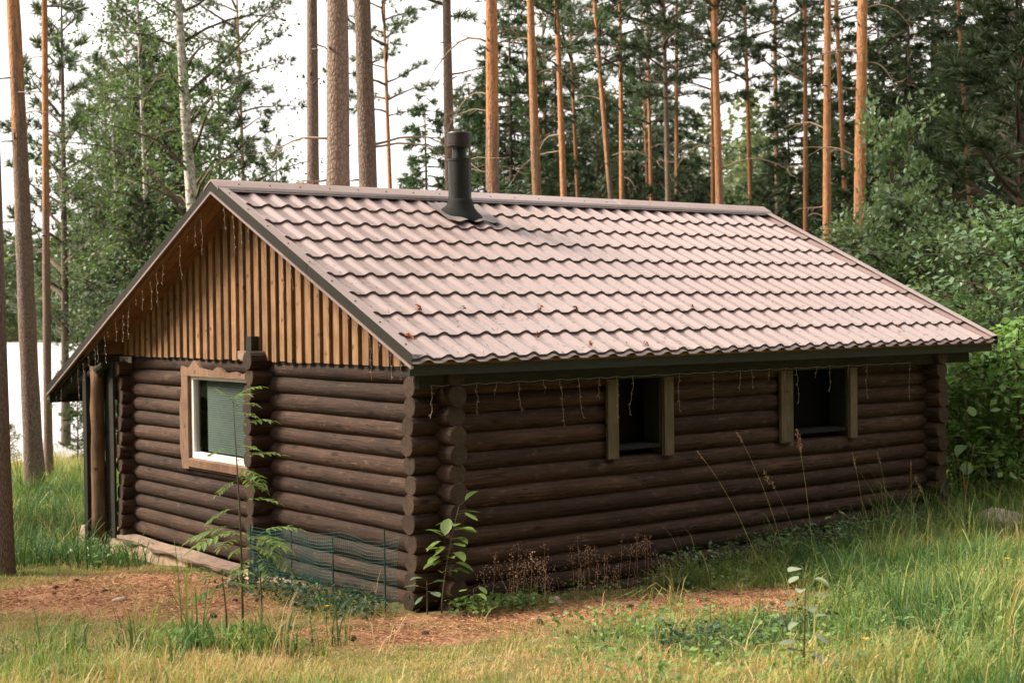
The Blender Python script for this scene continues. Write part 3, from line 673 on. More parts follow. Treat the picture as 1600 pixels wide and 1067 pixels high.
while xx < 6.9: ga.append((xx, .125, 1.985)); xx += random.uniform(.14, .34)
lights('pale icicle light string along the eave over the long wall', ga, 5, (1, 0))

# ------------------------------------------------------------------ foliage builders
def unit(a): return a/np.maximum(np.linalg.norm(a, axis=-1, keepdims=True), 1e-9)
class FB:                                                     # foliage buffer: many small free faces
    def __init__(s): s.V = []; s.T = []; s.Q = []; s.A = []; s.n = 0
    def needles(s, P, D, n, L, W, spread, g, shade=None):
        P = np.repeat(P, n, 0); D = np.repeat(D, n, 0); k = len(P)
        d = unit(D+spread*g.standard_normal((k, 3))); side = unit(np.cross(d, g.standard_normal((k, 3))))
        ln = L*g.uniform(.6, 1.25, (k, 1)); w = W*g.uniform(.7, 1.3, (k, 1))
        V = np.stack([P+side*w*.5, P-side*w*.5, P+d*ln], 1).reshape(-1, 3)
        a = np.repeat(shade, n) if shade is not None else g.uniform(0, 1, k)
        a = np.clip(a+g.uniform(-.15, .15, k), 0, 1)
        s.T.append(np.arange(k*3).reshape(-1, 3)+s.n); s.V.append(V); s.A.append(np.repeat(a, 3)); s.n += len(V)
    def leaves(s, P, size, g, up=.5, asp=.62, out=None, shade=None):
        k = len(P); d = g.standard_normal((k, 3)); d[:, 2] = d[:, 2]*.5-.25
        if out is not None: d = d*.6+out
        d = unit(d); nrm = g.standard_normal((k, 3)); nrm[:, 2] = np.abs(nrm[:, 2])+up; side = unit(np.cross(d, nrm))
        L = size*g.uniform(.6, 1.25, (k, 1)); W = L*asp
        up_ = unit(np.cross(side, d))
        V = np.stack([P, P+d*L*.45+side*W*.5+up_*W*.08, P+d*L, P+d*L*.45-side*W*.5+up_*W*.08], 1).reshape(-1, 3)
        a = shade if shade is not None else g.uniform(0, 1, k)
        s.Q.append(np.arange(k*4).reshape(-1, 4)+s.n); s.V.append(V); s.A.append(np.repeat(np.clip(a+g.uniform(-.1, .1, k), 0, 1), 4)); s.n += len(V)
    def tube(s, pts, r0, r1, sides=4, a=.2):
        mb = MB(); n = len(pts); mb.tube(pts, [r0+(r1-r0)*i/(n-1) for i in range(n)], sides, cap=False)
        s.Q.append(np.array(mb.q)+s.n); s.V.append(np.array(mb.v)); s.A.append(np.full(len(mb.v), a)); s.n += len(mb.v)
    def mesh(s, name):
        return to_mesh(name, np.concatenate(s.V), ([np.concatenate(s.T)] if s.T else [])+([np.concatenate(s.Q)] if s.Q else []), np.concatenate(s.A))
def crown_mesh(name, fol, wood_, mats):                       # leaves plus limbs in one crown mesh with two materials
    me_f = fol.mesh(name)
    nf = len(me_f.polygons)
    V = list(fol.V); A = list(fol.A); off = fol.n
    T = list(fol.T); Q = list(fol.Q); nT = sum(len(t) for t in T); nQ = sum(len(q) for q in Q)
    Qw = [q+off for q in wood_.Q]; V += wood_.V; A += wood_.A
    bpy.data.meshes.remove(me_f)
    polys = ([np.concatenate(T)] if T else [])+([np.concatenate(Q)] if Q else [])+[np.concatenate(Qw)]
    me = to_mesh(name, np.concatenate(V), polys, np.concatenate(A))
    for k in mats: me.materials.append(M[k])
    mi = np.zeros(len(me.polygons), np.int32); mi[nT+nQ:] = 1
    if len(mi) == nT+nQ+sum(len(q) for q in Qw): me.polygons.foreach_set('material_index', mi)
    return me
def curve_pts(p, d, L, n, g, droop=0., wob=.08):
    pts = [np.array(p, float)]; d = unit(np.array(d, float))
    for i in range(n):
        pts.append(pts[-1]+d*L/n); d = unit(d+wob*g.standard_normal(3)+np.array([0, 0, -droop/n]))
    return np.array(pts)
def trunk_mesh(h, r, seed, sides=11, n=16, flare=.25, wob=.06, tip=.12):
    g = np.random.default_rng(seed); zs = np.linspace(0, 1, n)**1.15*h; mb = MB(); ph = g.uniform(0, 6, 3)
    pts = [(wob*(math.sin(z*.35+ph[0])-math.sin(ph[0])), wob*(math.sin(z*.27+ph[1])-math.sin(ph[1])), z-(.4 if i == 0 else 0)) for i, z in enumerate(zs)]
    rad = [r*((1-z/h)**.75*(1-tip)+tip)*(1+flare*math.exp(-z*2.2))*(1+.03*math.sin(5*z+ph[2])) for z in zs]
    mb.tube(pts, rad, sides); return mb.mesh('trunk', True), pts
def needle_tree(seed, h, base, spread, limbs, clumps, up, droop, nl, nw, npc=13, mat_='pine_n', top=1.0, sub=True):
    g = np.random.default_rng(seed); fo, wo_ = FB(), FB(); P = []; D = []; SH = []
    for i in range(limbs):
        u = (i+g.uniform(0, 1))/limbs; z = h*(base+(top-base)*u); a = i*2.4+g.uniform(-.5, .5)
        L = spread*((1-u)**.75*.9+.12)*g.uniform(.65, 1.15)
        if base > .45: L = spread*(math.sin(math.pi*min(1, .18+.80*u))**.7)*g.uniform(.6, 1.1)
        d0 = np.array([math.cos(a), math.sin(a), up+.5*u*(up > 0)])
        pts = curve_pts((0, 0, z), d0, L, 6, g, droop); wo_.tube(pts, .012+.016*L, .004, 4)
        sh = g.uniform(.15, .85)
        m = max(3, int(clumps*L/spread)); t = g.uniform(.22, 1, m)**.8; k = t*6; i0 = np.minimum(k.astype(int), 5); fr_ = (k-i0)[:, None]
        pos = pts[i0]*(1-fr_)+pts[i0+1]*fr_; dr = unit(pts[i0+1]-pts[i0])
        sidev = unit(np.cross(dr, np.array([0, 0, 1.]))+1e-6)*g.choice([-1, 1], m)[:, None]
        off = sidev*(g.uniform(.05, .38, m)*L*(1.05-t))[:, None]+g.standard_normal((m, 3))*np.array([.05, .05, .06])*L*.5
        if sub:
            for q in range(0, m, 3): wo_.tube(np.array([pos[q], pos[q]+off[q]]), .006, .003, 3)
        P.append(pos+off); D.append(unit(dr+.9*unit(off+1e-6)+np.array([0, 0, .35 if up > 0 else -.05]))); SH.append(np.clip(sh+g.uniform(-.25, .25, m), 0, 1))
    fo.needles(np.concatenate(P), np.concatenate(D), npc, nl, nw, .55, g, np.concatenate(SH))
    return crown_mesh('crown', fo, wo_, (mat_, 'limb'))
def leaf_tree(seed, h, base, spread, limbs, leaves, size, mat_, up=.7, trunkcurve=None, shape=1.0):
    g = np.random.default_rng(seed); fo, wo_ = FB(), FB(); P = []; O = []; SH = []
    per = max(4, leaves//limbs)
    for i in range(limbs):
        u = (i+g.uniform(0, 1))/limbs; z = h*(base+(1-base)*u*.97); a = i*2.4+g.uniform(-.6, .6)
        L = spread*(math.sin(math.pi*(.22+.74*u))**shape)*g.uniform(.6, 1.2)
        pts = curve_pts((0, 0, z), (math.cos(a), math.sin(a), up*g.uniform(.5, 1.3)), L, 5, g, .7, .12); wo_.tube(pts, .008+.012*L, .003, 4)
        ntw = 5
        for q in range(ntw):
            j = g.integers(1, 6); tip = pts[j]+g.standard_normal(3)*np.array([.30, .30, .24])*L
            wo_.tube(np.array([pts[j], (pts[j]+tip)/2+[0, 0, .04], tip]), .005, .002, 3)
            m = per//ntw+1; t = g.uniform(.15, 1.15, (m, 1)); P.append(pts[j]*(1-t)+tip*t+g.standard_normal((m, 3))*.07*np.array([1, 1, .8])*(1+L*.5)); O.append(np.tile(unit(tip-pts[j])*.5, (m, 1)))
            SH.append(np.full(m, g.uniform(.1, .85)))
    fo.leaves(np.concatenate(P), size, g, .7, .66, np.concatenate(O), np.concatenate(SH))
    return crown_mesh('crown', fo, wo_, (mat_, 'limb'))
def copy_part(src, parent):
    c = src.copy(); COL.objects.link(c); c.parent = parent; return c

# ------------------------------------------------------------------ pines
pine_tr = [trunk_mesh(19, 1.0, s, 12, 26, .18, .24, .10)[0] for s in (1, 2, 3)]       # unit radius, scaled per tree
for t_ in pine_tr: t_.materials.append(M['bark'])
pine_cr = [needle_tree(10+s, 19, .52, 2.7, 38, 36, .25, .25, .27, .026, 14, 'pine_n') for s in range(3)]
def dead_mesh(seed, L):
    g = np.random.default_rng(seed); mb = MB()
    pts = curve_pts((0, 0, 0), (1, 0, g.uniform(.1, .5)), L, 8, g, g.uniform(.3, 1.5), .13); mb.tube(pts, [.026*(1-.85*i/8) for i in range(9)], 5)
    for q in range(4):
        j = int(g.integers(2, 8)); d = np.array([.6, g.choice([-1, 1])*g.uniform(.3, .9), g.uniform(-.6, .4)])
        pp = curve_pts(pts[j], d, L*g.uniform(.2, .45), 4, g, .4, .16); mb.tube(pp, [.010, .008, .006, .004, .003], 4)
    me = mb.mesh('dead_branch', True); me.materials.append(M['dead']); return me
deads = [dead_mesh(60+i, L) for i, L in enumerate((1.0, 1.4, 1.8, 2.3))]
# px at y 250, px at y 0, depth, width px, bark start, crown variant, crown yes/no, label
PINES = [
 (-13, -16, 15.8, 28, .9, 0, 'dark rough pine trunk at the left border, base in the needle litter'),
 (25, 15, 27.9, 28, .33, 1, 'stout pine left of the porch, grey below and orange above'),
 (69, 70, 31.0, 13, .30, 2, 'slender reddish pine standing right beside the stout lakeside pine'),
 (486, 487, 24.0, 22, .75, 1, 'grey pine hard against the left side of the thickest trunk'),
 (520, 518, 21.0, 42, .9, 0, 'thickest grey-brown pine trunk rising behind the roof, left of chimney'),
 (575, 575, 22.5, 34, .85, 2, 'second thickest pine behind the roof, pale bark lit on its left'),
 (609, 604, 45.0, 9, .25, 0, 'thin orange-brown pine alone against white sky left of chimney'),
 (704, 702, 30.0, 20, .8, 1, 'grey pine trunk directly behind the chimney cap'),
 (767, 768, 26.0, 26, .33, 2, 'patchy orange pine just right of the chimney'),
 (838, 834, 34.0, 17, .28, 0, 'orange pine half wrapped in dark spruce boughs right of chimney'),
 (853, 851, 52.0, 7, .45, 1, 'very thin dark pine between two orange pines above the ridge'),
 (877, 868, 36.0, 13, .30, 2, 'leaning orange pine third right of the chimney'),
 (901, 893, 46.0, 8, .28, 0, 'thin orange pine fourth right of the chimney'),
 (953, 935, 40.0, 11, .42, 1, 'grey-orange pine leaning left over the middle of the ridge'),
 (969, 968, 42.0, 10, .18, 2, 'bright orange straight pine beside the left-leaning one'),
 (1010, 1004, 58.0, 6, .4, 0, 'thinnest brown pine left of the grey pine over the ridge'),
 (1018, 1015, 50.0, 8, .26, 1, 'thin orange pine touching the thinnest brown one'),
 (1042, 1037, 40.0, 11, .9, 2, 'straight grey pine among orange ones over the ridge'),
 (1056, 1060, 50.0, 9, .38, 0, 'thin brown pine just right of the straight grey one'),
 (1112, 1112, 46.0, 9, .22, 1, 'thin orange pine pressed against a thicker one near ridge end'),
 (1124, 1122, 36.0, 15, .30, 2, 'thick orange-brown pine of the close pair near ridge end'),
 (1169, 1165, 46.0, 9, .22, 0, 'orange pine against open sky above the right end of ridge'),
 (1216, 1215, 48.0, 9, .40, 1, 'grey-orange pine above the right ridge corner'),
 (1257, 1256, 42.0, 10, .22, 2, 'thin orange pine dropping behind the right roof verge'),
 (1294, 1295, 33.0, 15, .18, 0, 'bright orange pine left of the thickest orange pine on the right'),
 (1320, 1311, 40.0, 10, .24, 1, 'slim leaning pine between two bright orange pines on the right'),
 (1342, 1345, 29.0, 22, .20, 2, 'thickest bright orange pine on the right with arching dead branches'),
 (1511, 1497, 34.0, 9, .24, 0, 'thin brown pine in the dark wood at the far right'),
 (1470, 1466, 52.0, 7, .5, 1, 'dim dark pine deep in the wood at the right'),
 (377, 372, 50.0, 8, .35, 2, 'thin dark pine with sparse tufts right of the birch'),
 (204, 200, 60.0, 6, .4, 0, 'thin far pine in the foliage left of the roof slope'),
]
def tree_base(px250, px0, depth, gy=800):
    lean = (px250-px0)/250.0                                  # to the right going down
    p0 = CAM+depth*(F+R*(px250-800)/FPX-U*(250-533.5)/FPX); z250 = p0[2]
    x, y = p0[0], p0[1]
    for _ in range(3):
        zb = Tf(x, y); sh = (z250-zb)*lean; x, y = p0[0]+R[0]*sh, p0[1]+R[1]*sh
    return x, y, Tf(x, y), lean
gp = np.random.default_rng(5)
sm_ = MB(); sm_.tube([(0, 0, 0), (.7, 0, .03), (1.0, 0, .02)], [.020, .014, .005], 5); stub_me = sm_.mesh('branch_stub', True); stub_me.materials.append(M['limb'])
for i, (a, b, dep, w, bark, cv, lab) in enumerate(PINES):
    x, y, z, lean = tree_base(a, b, dep); r = .5*w*dep/FPX; hs_ = gp.uniform(.92, 1.12)
    t = thing('pine_tree', lab, 'pine tree', (x, y, z), 0, 'tall pines around the cabin')
    ax = Vector((R[0], R[1], 0)); t.rotation_euler = Matrix.Rotation(-lean, 3, Vector((-ax.y, ax.x, 0))).to_euler()
    tr_ = link('trunk', pine_tr[i % 3], None, t); tr_.scale = (r, r, hs_); tr_.rotation_euler = (0, 0, gp.uniform(0, 6.28)); tr_.color = (bark, 0, 0, 1)
    tr_.scale = (r*1.08, r*1.08, hs_)
    cr = link('crown', pine_cr[cv], None, t); cr.scale = (1, 1, hs_); cr.rotation_euler = (0, 0, gp.uniform(0, 6.28))
    zmax = 2.6+.215*dep
    for k in range(4 if r > .1 else 2):
        o = link('branch_stub', stub_me, None, t, (0, 0, gp.uniform(3, zmax)), (0, gp.uniform(-.5, .3), math.atan2(R[1], R[0])+gp.uniform(-3.1, .2))); o.scale = (r*1.5+.05, 1, 1)
    nb = {0: 1, 1: 3, 4: 5, 5: 3, 7: 3, 8: 5, 26: 7, 24: 2}.get(i, 3)
    for k in range(nb):
        zz = gp.uniform(max(3.0, zmax*.42), zmax*1.02); ang = math.atan2(R[1], R[0])+(0 if gp.random() < .5 else math.pi)+gp.uniform(-.8, .8)
        db = link('dead_branch', deads[int(gp.integers(0, 4))], None, t, (0, 0, zz), (0, gp.uniform(-.25, .35), ang)); sc_ = gp.uniform(.6, 1.0)*(.75 if r < .1 else 1); db.scale = (sc_, sc_, sc_)

# ------------------------------------------------------------------ birches, young conifers, bushes behind the cabin
birch_cr = [leaf_tree(30+s, 14, .16, 2.9, 56, 12500, .10, 'birch_l') for s in range(2)]
birch_tr = trunk_mesh(14, 1.0, 8, 10, 18, .15, .25, .10)[0]; birch_tr.materials.append(M['birch'])
def birch(px, px0, dep, w, label, var, s=1.0, seed=0):
    x, y, z, lean = tree_base(px, px0, dep); r = .5*w*dep/FPX
    t = thing('birch_tree', label, 'birch tree', (x, y, z), 0, 'birches by the lake'); ax = Vector((R[0], R[1], 0)); t.rotation_euler = Matrix.Rotation(-lean, 3, Vector((-ax.y, ax.x, 0))).to_euler()
    o = link('trunk', birch_tr, None, t); o.scale = (r*1.1, r*1.1, s); o.rotation_euler = (0, 0, seed)
    c = link('crown', birch_cr[var], None, t); c.scale = (s*.9, s*.9, s); c.rotation_euler = (0, 0, seed*1.7)
birch(300, 287, 30, 24, 'white-barked birch rising behind the peak of the gable', 0, 1.0, 1)
birch(224, 218, 34, 9, 'thin greenish birch in the leafy mass left of the white birch', 1, .95, 2)
birch(176, 168, 44, 8, 'leafy birch between the lakeside pines and the roof', 0, .85, 3.2)
young = [needle_tree(40, 8, .06, 2.2, 112, 40, -.05, .35, .20, .028, 14, 'spruce_n', 1.0),
         needle_tree(41, 8, .10, 2.0, 92, 36, -.1, .3, .20, .028, 14, 'spruce_n', 1.0),
         needle_tree(42, 8, .12, 2.1, 70, 44, .45, .0, .24, .028, 15, 'pine_n', 1.0),
         needle_tree(43, 8, .22, 2.0, 46, 32, .35, .1, .23, .026, 14, 'pine_n', 1.0)]
yt = trunk_mesh(8, .075, 9, 7, 10, .3, .03, .06)[0]; yt.materials.append(M['limb'])
YOUNG = [  # px, depth, height, variant, width, label
 (100, 46, 15.5, 3, .85, 'tall dark-tufted pine at the lake edge right of the slender one'),
 (196, 40, 7.4, 0, .85, 'dark young spruce just left of the lower roof slope'),
 (215, 34, 6.6, 2, 1.1, 'bushy young pine behind the middle of the left roof slope'),
 (262, 42, 8.0, 0, 1.0, 'dark spruce below the white birch, behind the roof slope'),
 (118, 34, 2.6, 3, .7, 'pale little pine on the lake shore beside the porch'),
 (318, 38, 7.5, 1, .8, 'small spruce at the foot of the white birch'),
 (352, 46, 12.5, 3, 1.15, 'thin young pine right of the white birch against the sky'),
 (415, 44, 8.0, 3, .9, 'sparse young pine left of the thick grey trunks'),
 (462, 36, 6.6, 1, .8, 'low spruce at the left foot of the thick grey trunks'),
 (548, 40, 6.4, 1, .7, 'low dark spruce glimpsed between the two thickest trunks'),
 (672, 38, 9.5, 1, 1.0, 'light green spruce with drooping boughs left of the chimney'),
 (742, 52, 13.0, 1, .9, 'tall spruce between the chimney pines'),
 (802, 44, 13.5, 0, 1.0, 'dense dark spruce right of the patchy orange pine'),
 (776, 58, 14.5, 0, 1.2, 'tall dark spruce filling the gap behind the patchy orange pine'),
 (868, 60, 15.5, 1, 1.3, 'tall spruce behind the leaning orange pine right of chimney'),
 (915, 64, 15.0, 0, 1.3, 'far tall spruce left of the left-leaning grey-orange pine'),
 (1000, 66, 15.5, 2, 1.3, 'far bushy pine between the bright orange and the thinnest trunks'),
 (1062, 66, 13.5, 1, 1.3, 'far spruce right of the straight grey pine'),
 (192, 50, 11.0, 2, .8, 'dark-tufted young pine left of the lower roof slope'),
 (240, 46, 13.0, 2, 1.0, 'tall tufted young pine left of the white birch'),
 (285, 34, 6.4, 2, .9, 'dense young pine close behind the upper left roof slope'),
 (170, 50, 13.5, 3, 1.15, 'tall sparse young pine amid birch leaves at the left'),
 (262, 58, 16.0, 1, 1.0, 'tall far spruce behind the white birch'),
 (432, 60, 12.0, 3, 1.0, 'far thin pine in the sky gap left of the thick grey trunks'),
 (645, 62, 11.0, 1, .9, 'far pale spruce in the bright gap left of the chimney'),
 (842, 40, 8.5, 2, .9, 'dark bushy pine wrapping the lower orange trunk'),
 (900, 52, 10.5, 0, 1.1, 'dark spruce behind the leaning orange pines'),
 (940, 56, 13.0, 2, 1.0, 'tall dark young pine behind the middle of the ridge'),
 (985, 48, 9.0, 2, 1.1, 'bushy dark pine behind the bright straight orange trunk'),
 (1030, 60, 13.5, 0, 1.1, 'tall spruce behind the grey pine over the ridge'),
 (1078, 50, 9.0, 1, 1.1, 'spruce left of the close pair of orange pines'),
 (1145, 58, 8.5, 0, 1.2, 'broad low spruce right of the close orange pair'),
 (1196, 40, 6.8, 2, 1.0, 'dark bushy young pine at the right end of the ridge'),
 (1238, 46, 10.5, 1, 1.1, 'dark spruce left of the bright orange pines on the right'),
 (1275, 54, 14.0, 0, 1.1, 'tall spruce behind the bright orange pines on the right'),
 (1372, 44, 12.5, 0, 1.2, 'dark spruce right of the thickest orange pine'),
 (1420, 38, 11.5, 1, 1.2, 'dense spruce above the leafy bushes on the right'),
 (1462, 46, 14.0, 0, 1.3, 'tall dark spruce left of the thin brown pine in the wood'),
 (1500, 40, 9.0, 2, 1.3, 'dark bushy pine behind the thin brown trunk at the right'),
 (1540, 34, 10.5, 0, 1.2, 'dense dark spruce near the right border'),
 (1592, 29, 10.0, 2, 1.2, 'dark pine boughs at the upper right corner'),
 (1585, 42, 13.0, 1, 1.3, 'tall dark spruce at the right border'),
]
for i, (px, dep, h, v, wd, lab) in enumerate(YOUNG):
    x, y, z = at(px, dep); t = thing('young_spruce' if v < 2 else 'young_pine', lab, 'young tree', (x, y, z-.05), gp.uniform(0, 6.28), 'young conifers behind the cabin')
    o = link('trunk', yt, None, t); o.scale = (h/8, h/8, h/8); c = link('crown', young[v], None, t); c.scale = (wd*h/8, wd*h/8, h/8)
bush = [leaf_tree(50+s, 3.6, .08, 1.35, 30, 3600, .105, 'bush_l', .9, None, .7) for s in range(3)]
herb = [leaf_tree(70+s, 2.2, .04, .85, 26, 2200, .10, 'herb_l', .9, None, .6) for s in range(2)]
bt = trunk_mesh(3.6, .03, 9, 6, 8, .3, .05, .15)[0]; bt.materials.append(M['limb'])
BUSH = [
 (1286, 26, 4.0, 0, .9, 'bush', 'grey-green leafy bush just above the right roof verge'),
 (1345, 25.5, 4.3, 1, .95, 'bush', 'large leafy bush in front of the thickest orange pine'),
 (1412, 24.5, 4.7, 2, .95, 'bush', 'tall leafy bush with pale glinting leaves right of orange pine'),
 (1460, 24, 4.0, 0, .9, 'bush', 'leafy bush right above the lower corner of the roof'),
 (1398, 27, 6.4, 1, .5, 'bush', 'thin leafy sapling reaching high against the dark wood'),
 (1532, 21, 3.6, 1, .9, 'bush', 'yellow-green bush beyond the lower right roof corner'),
 (1588, 20, 3.9, 2, 1.0, 'bush', 'bright green bush at the right border beside the cabin'),
 (1500, 20, 2.5, 0, .8, 'herb', 'fresh green shrub beside the cabin corner under the eave'),
 (1545, 18.5, 2.1, 1, 1.0, 'herb', 'low bright shrub in front of the right hand bushes'),
 (1595, 18, 2.3, 0, 1.1, 'herb', 'lush green shrub at the right border above the grass'),
 (1497, 18.2, 1.6, 1, .8, 'herb', 'small leafy shrub hugging the far cabin corner'),
 (10, 37, 1.3, 0, 1.0, 'bush', 'low bush at the water edge by the stout pine'),
]
for i, (px, dep, h, v, wd, kind, lab) in enumerate(BUSH):
    x, y, z = at(px, dep); src, hh = (bush[v % 3], 3.6) if kind == 'bush' else (herb[v % 2], 2.2)
    t = thing('leafy_bush', lab, 'bush', (x, y, z-.03), gp.uniform(0, 6.28), 'leafy bushes beside the cabin'); k = h/hh
    o = link('stem', bt, None, t); o.scale = (k, k, h/3.6); c = link('crown', src, None, t); c.scale = (wd*k, wd*k, k)

# ------------------------------------------------------------------ far woods (one mass) and unseen woods added around and behind the viewer
def far_wood(name, spots, seed, n, size, mat_, hmul=1.0):
    g = np.random.default_rng(seed); fo = FB(); wo_ = FB()
    for x, y, h, wdt, dec in spots:
        z = Tf(x, y); u = g.uniform(.08, 1, n)**.9
        rr = wdt*((1-u)**.8 if not dec else np.sin(np.pi*np.clip(.12+.86*u, 0, 1))**.6)*np.sqrt(g.uniform(.1, 1, n)); a = g.uniform(0, 6.28, n)
        P = np.stack([x+rr*np.cos(a), y+rr*np.sin(a), z+h*u], -1); sh = np.clip(g.uniform(0, .9)+g.uniform(-.25, .25, n), 0, 1)
        fo.leaves(P, size*g.uniform(.7, 1.2), g, .5, .8, None, sh); wo_.tube(np.array([[x, y, z-.3], [x, y, z+h*.9]]), .012*h, .02, 5, .3)
    me = crown_mesh(name, fo, wo_, (mat_, 'limb')); o = link(name, me); o['kind'] = 'stuff'; o['label'] = name.replace('_', ' '); return o
g = np.random.default_rng(77); sp = []
for i in range(230):                                          # across the lake
    dep = 250+g.uniform(0, 30)+8*math.sin(i); px = -500+i*1500/230; p = CAM+dep*(F+R*(px-800)/FPX); sp.append((p[0], p[1], g.uniform(13, 21), g.uniform(2.2, 3.6), g.random() < .6))
far_wood('far_shore_forest', sp, 1, 420, 1.0, 'far_l')
sp = []
for i in range(95):                                           # hillside wood behind the right half
    dep = g.uniform(66, 125); px = g.uniform(960, 1900); p = CAM+dep*(F+R*(px-800)/FPX); sp.append((p[0], p[1], g.uniform(9, 15), g.uniform(1.8, 3.2), g.random() < .65))
far_wood('hillside_forest', sp, 2, 900, .45, 'far_l')
sp = []
for i in range(64):                                           # unseen woods left, right and behind the viewer, added to block light
    a = g.uniform(math.radians(112), math.radians(372)); rr = g.uniform(17, 34); x, y = CAM[0]+3+rr*math.cos(a), CAM[1]+4+rr*math.sin(a)
    v = np.array([x, y])-CAM[:2]; dd = v@F[:2]; lat = v@R[:2]
    if dd > 0 and abs(lat) < .50*dd+2.0: continue
    if math.radians(118) < a < math.radians(205): continue      # open towards the lake
    sp.append((x, y, g.uniform(9, 17), g.uniform(2.2, 3.4), g.random() < .5))
sp += [(-7, 15, 11, 2.4, True), (-11, 19, 13, 2.6, False), (-6.5, 22, 12, 2.5, False), (-14, 22, 13, 2.8, True)]
sp += [(-5.6+1.1*k, 13.4+1.0*(k % 3)-.55*k, 3.0+.5*(k % 2), 1.5, True) for k in (-4, -3, -1, 0, 2, 3)]  # unseen low bushes added to darken the reflection in the gable window
for i in range(95):                                           # unseen tall dense wood at the viewer's back, added to darken the long wall
    dd, lat = g.uniform(-24, -3.5), g.uniform(-26, 32); x, y = CAM[0]+F[0]*dd+R[0]*lat, CAM[1]+F[1]*dd+R[1]*lat
    sp.append((x, y, g.uniform(16, 27), g.uniform(2.8, 4.0), g.random() < .4))
far_wood('unseen_shade_forest', sp, 3, 1500, .58, 'far_l')

# ------------------------------------------------------------------ netting along the gable wall
net = thing('netting_fence', 'low green plastic netting on thin stakes along the gable wall', 'netting', (-.1, 1.6, 0))
def net_panel(a, b, z0, z1, seed, cell=.032):
    """a, b: ground ends (x, y); wires as thin three-sided strands, uneven and slightly sagging"""
    g = random.Random(seed); mb = MB(); L = math.dist(a, b); n = int(L/cell); m = int((z1-z0)/cell)
    def pt(u, v):
        x = a[0]+(b[0]-a[0])*u-net.location.x+.02*math.sin(9*u+4*v); y = a[1]+(b[1]-a[1])*u-net.location.y
        return (x, y, Tf(x+net.location.x, y+net.location.y)+z0+(z1-z0)*v*(1-.05*math.sin(6.3*u*L)))
    for i in range(n+1): mb.tube([pt(i/n, v) for v in (0, .33, .66, 1)], .0011, 3, cap=False)
    for j in range(m+1): mb.tube([pt(u, j/m) for u in np.linspace(0, 1, max(4, n//6))], .0013, 3, cap=False)
    o = part('net', mb, 'netting', net); o['kind'] = 'stuff'
net_panel((-.15, 2.95), (-.12, 2.05), .02, .60, 1); net_panel((-.12, 2.05), (-.02, .45), .02, .63, 2); net_panel((-.15, 2.95), (.03, 3.26), .02, .60, 3); net_panel((-.19, 2.9), (-.13, 1.35), .02, .58, 4, .030)
for (x, y, h) in ((-.14, 2.12, .66), (-.05, .62, .72), (-.10, 1.42, .60), (-.15, 2.93, .62)):
    mb = MB(); mb.tube([(0, 0, -.1), (.005, .01, h)], .007, 6); part('stake', mb, 'stake', net, loc=(x+.1, y-1.6, Tf(x, y)))

# ------------------------------------------------------------------ saplings and singled-out plants
def leaf_part(parent, p, d, L, W, m, name='leaf', fold=.18, tip=.75):
    d = Vector(d).normalized(); side = d.cross(Vector((0, 0, 1))); side = side.normalized() if side.length > .05 else Vector((1, 0, 0)); up = side.cross(d)
    rows = ((0, .05), (.15, .62), (.4, 1.0), (.68, tip+.12), (.88, .48), (1, .03)); V = []; Qs = []
    for u, w in rows:
        c = d*L*u-up*L*.18*u*u
        V += [c-side*W*.5*w+up*W*fold*w, c, c+side*W*.5*w+up*W*fold*w]
    for i in range(5): Qs += [(i*3, i*3+1, i*3+4, i*3+3), (i*3+1, i*3+2, i*3+5, i*3+4)]
    mb = MB(); mb.add(V, Qs, a=random.random()); return part(name, mb, m, parent, True, loc=p)
def compound(parent, p, d, L, g):                             # pinnate rowan leaf as one part, leaflets in pairs
    d = Vector(d).normalized(); fb = MB(); pts = []; c = Vector((0, 0, 0)); dd = d.copy()
    for i in range(9): pts.append(c.copy()); c = c+dd*L/8; dd = (dd+Vector((0, 0, -.10))).normalized()
    fb.tube(pts, [.0028]*4+[.002]*5, 4, a=.9)
    for i in range(2, 9):
        ax = (pts[i]-pts[i-1]).normalized(); side = ax.cross(Vector((0, 0, 1))).normalized()
        for sg in ((-1, 1) if i < 8 else (0,)):
            ld = (side*sg+ax*(.55 if sg else 1)+Vector((0, 0, g.uniform(-.35, .1)))).normalized(); l = L*.27*(1.05-.35*abs(i-5)/4); w = l*.34; n = ld.cross(Vector((0, 0, 1))).normalized(); upv = n.cross(ld)
            q = pts[i]; l *= 1.2; w *= 1.2; V = [q, q+ld*l*.35+n*w*.5+upv*w*.15, q+ld*l*.7+n*w*.38, q+ld*l-Vector((0, 0, l*.1)), q+ld*l*.7-n*w*.38, q+ld*l*.35-n*w*.5+upv*w*.15, q+ld*l*.5]
            fb.add(V, [], [(0, 1, 6), (1, 2, 6), (2, 3, 6), (3, 4, 6), (4, 5, 6), (5, 0, 6)], a=g.uniform(.1, .9))
    return part('leaf', fb, 'rowan_l', parent, False, loc=p)
RX = Vector((R[0], R[1], 0)); FX = Vector((F[0], F[1], 0))
def rowan(px, dep, h, label, leaves, seed):
    g = random.Random(seed); x, y, z = at(px, dep); t = thing('rowan_sapling', label, 'sapling', (x, y, z), 0, 'rowan saplings before the gable')
    P = [RX*(.012*math.sin(4*k/10)-.02*k/10*h)+Vector((0, 0, h*k/10-(.05 if k == 0 else 0))) for k in range(11)]
    mb = MB(); mb.tube(P, [.011*(1-.75*k/10) for k in range(11)], 6); part('stem', mb, 'twig', t, True)
    for u, sx, sf, up, L in leaves:
        k = min(9, int(u*10)); f_ = u*10-k; p = P[k]*(1-f_)+P[k+1]*f_; compound(t, p, RX*sx+FX*sf+Vector((0, 0, up)), L, g)
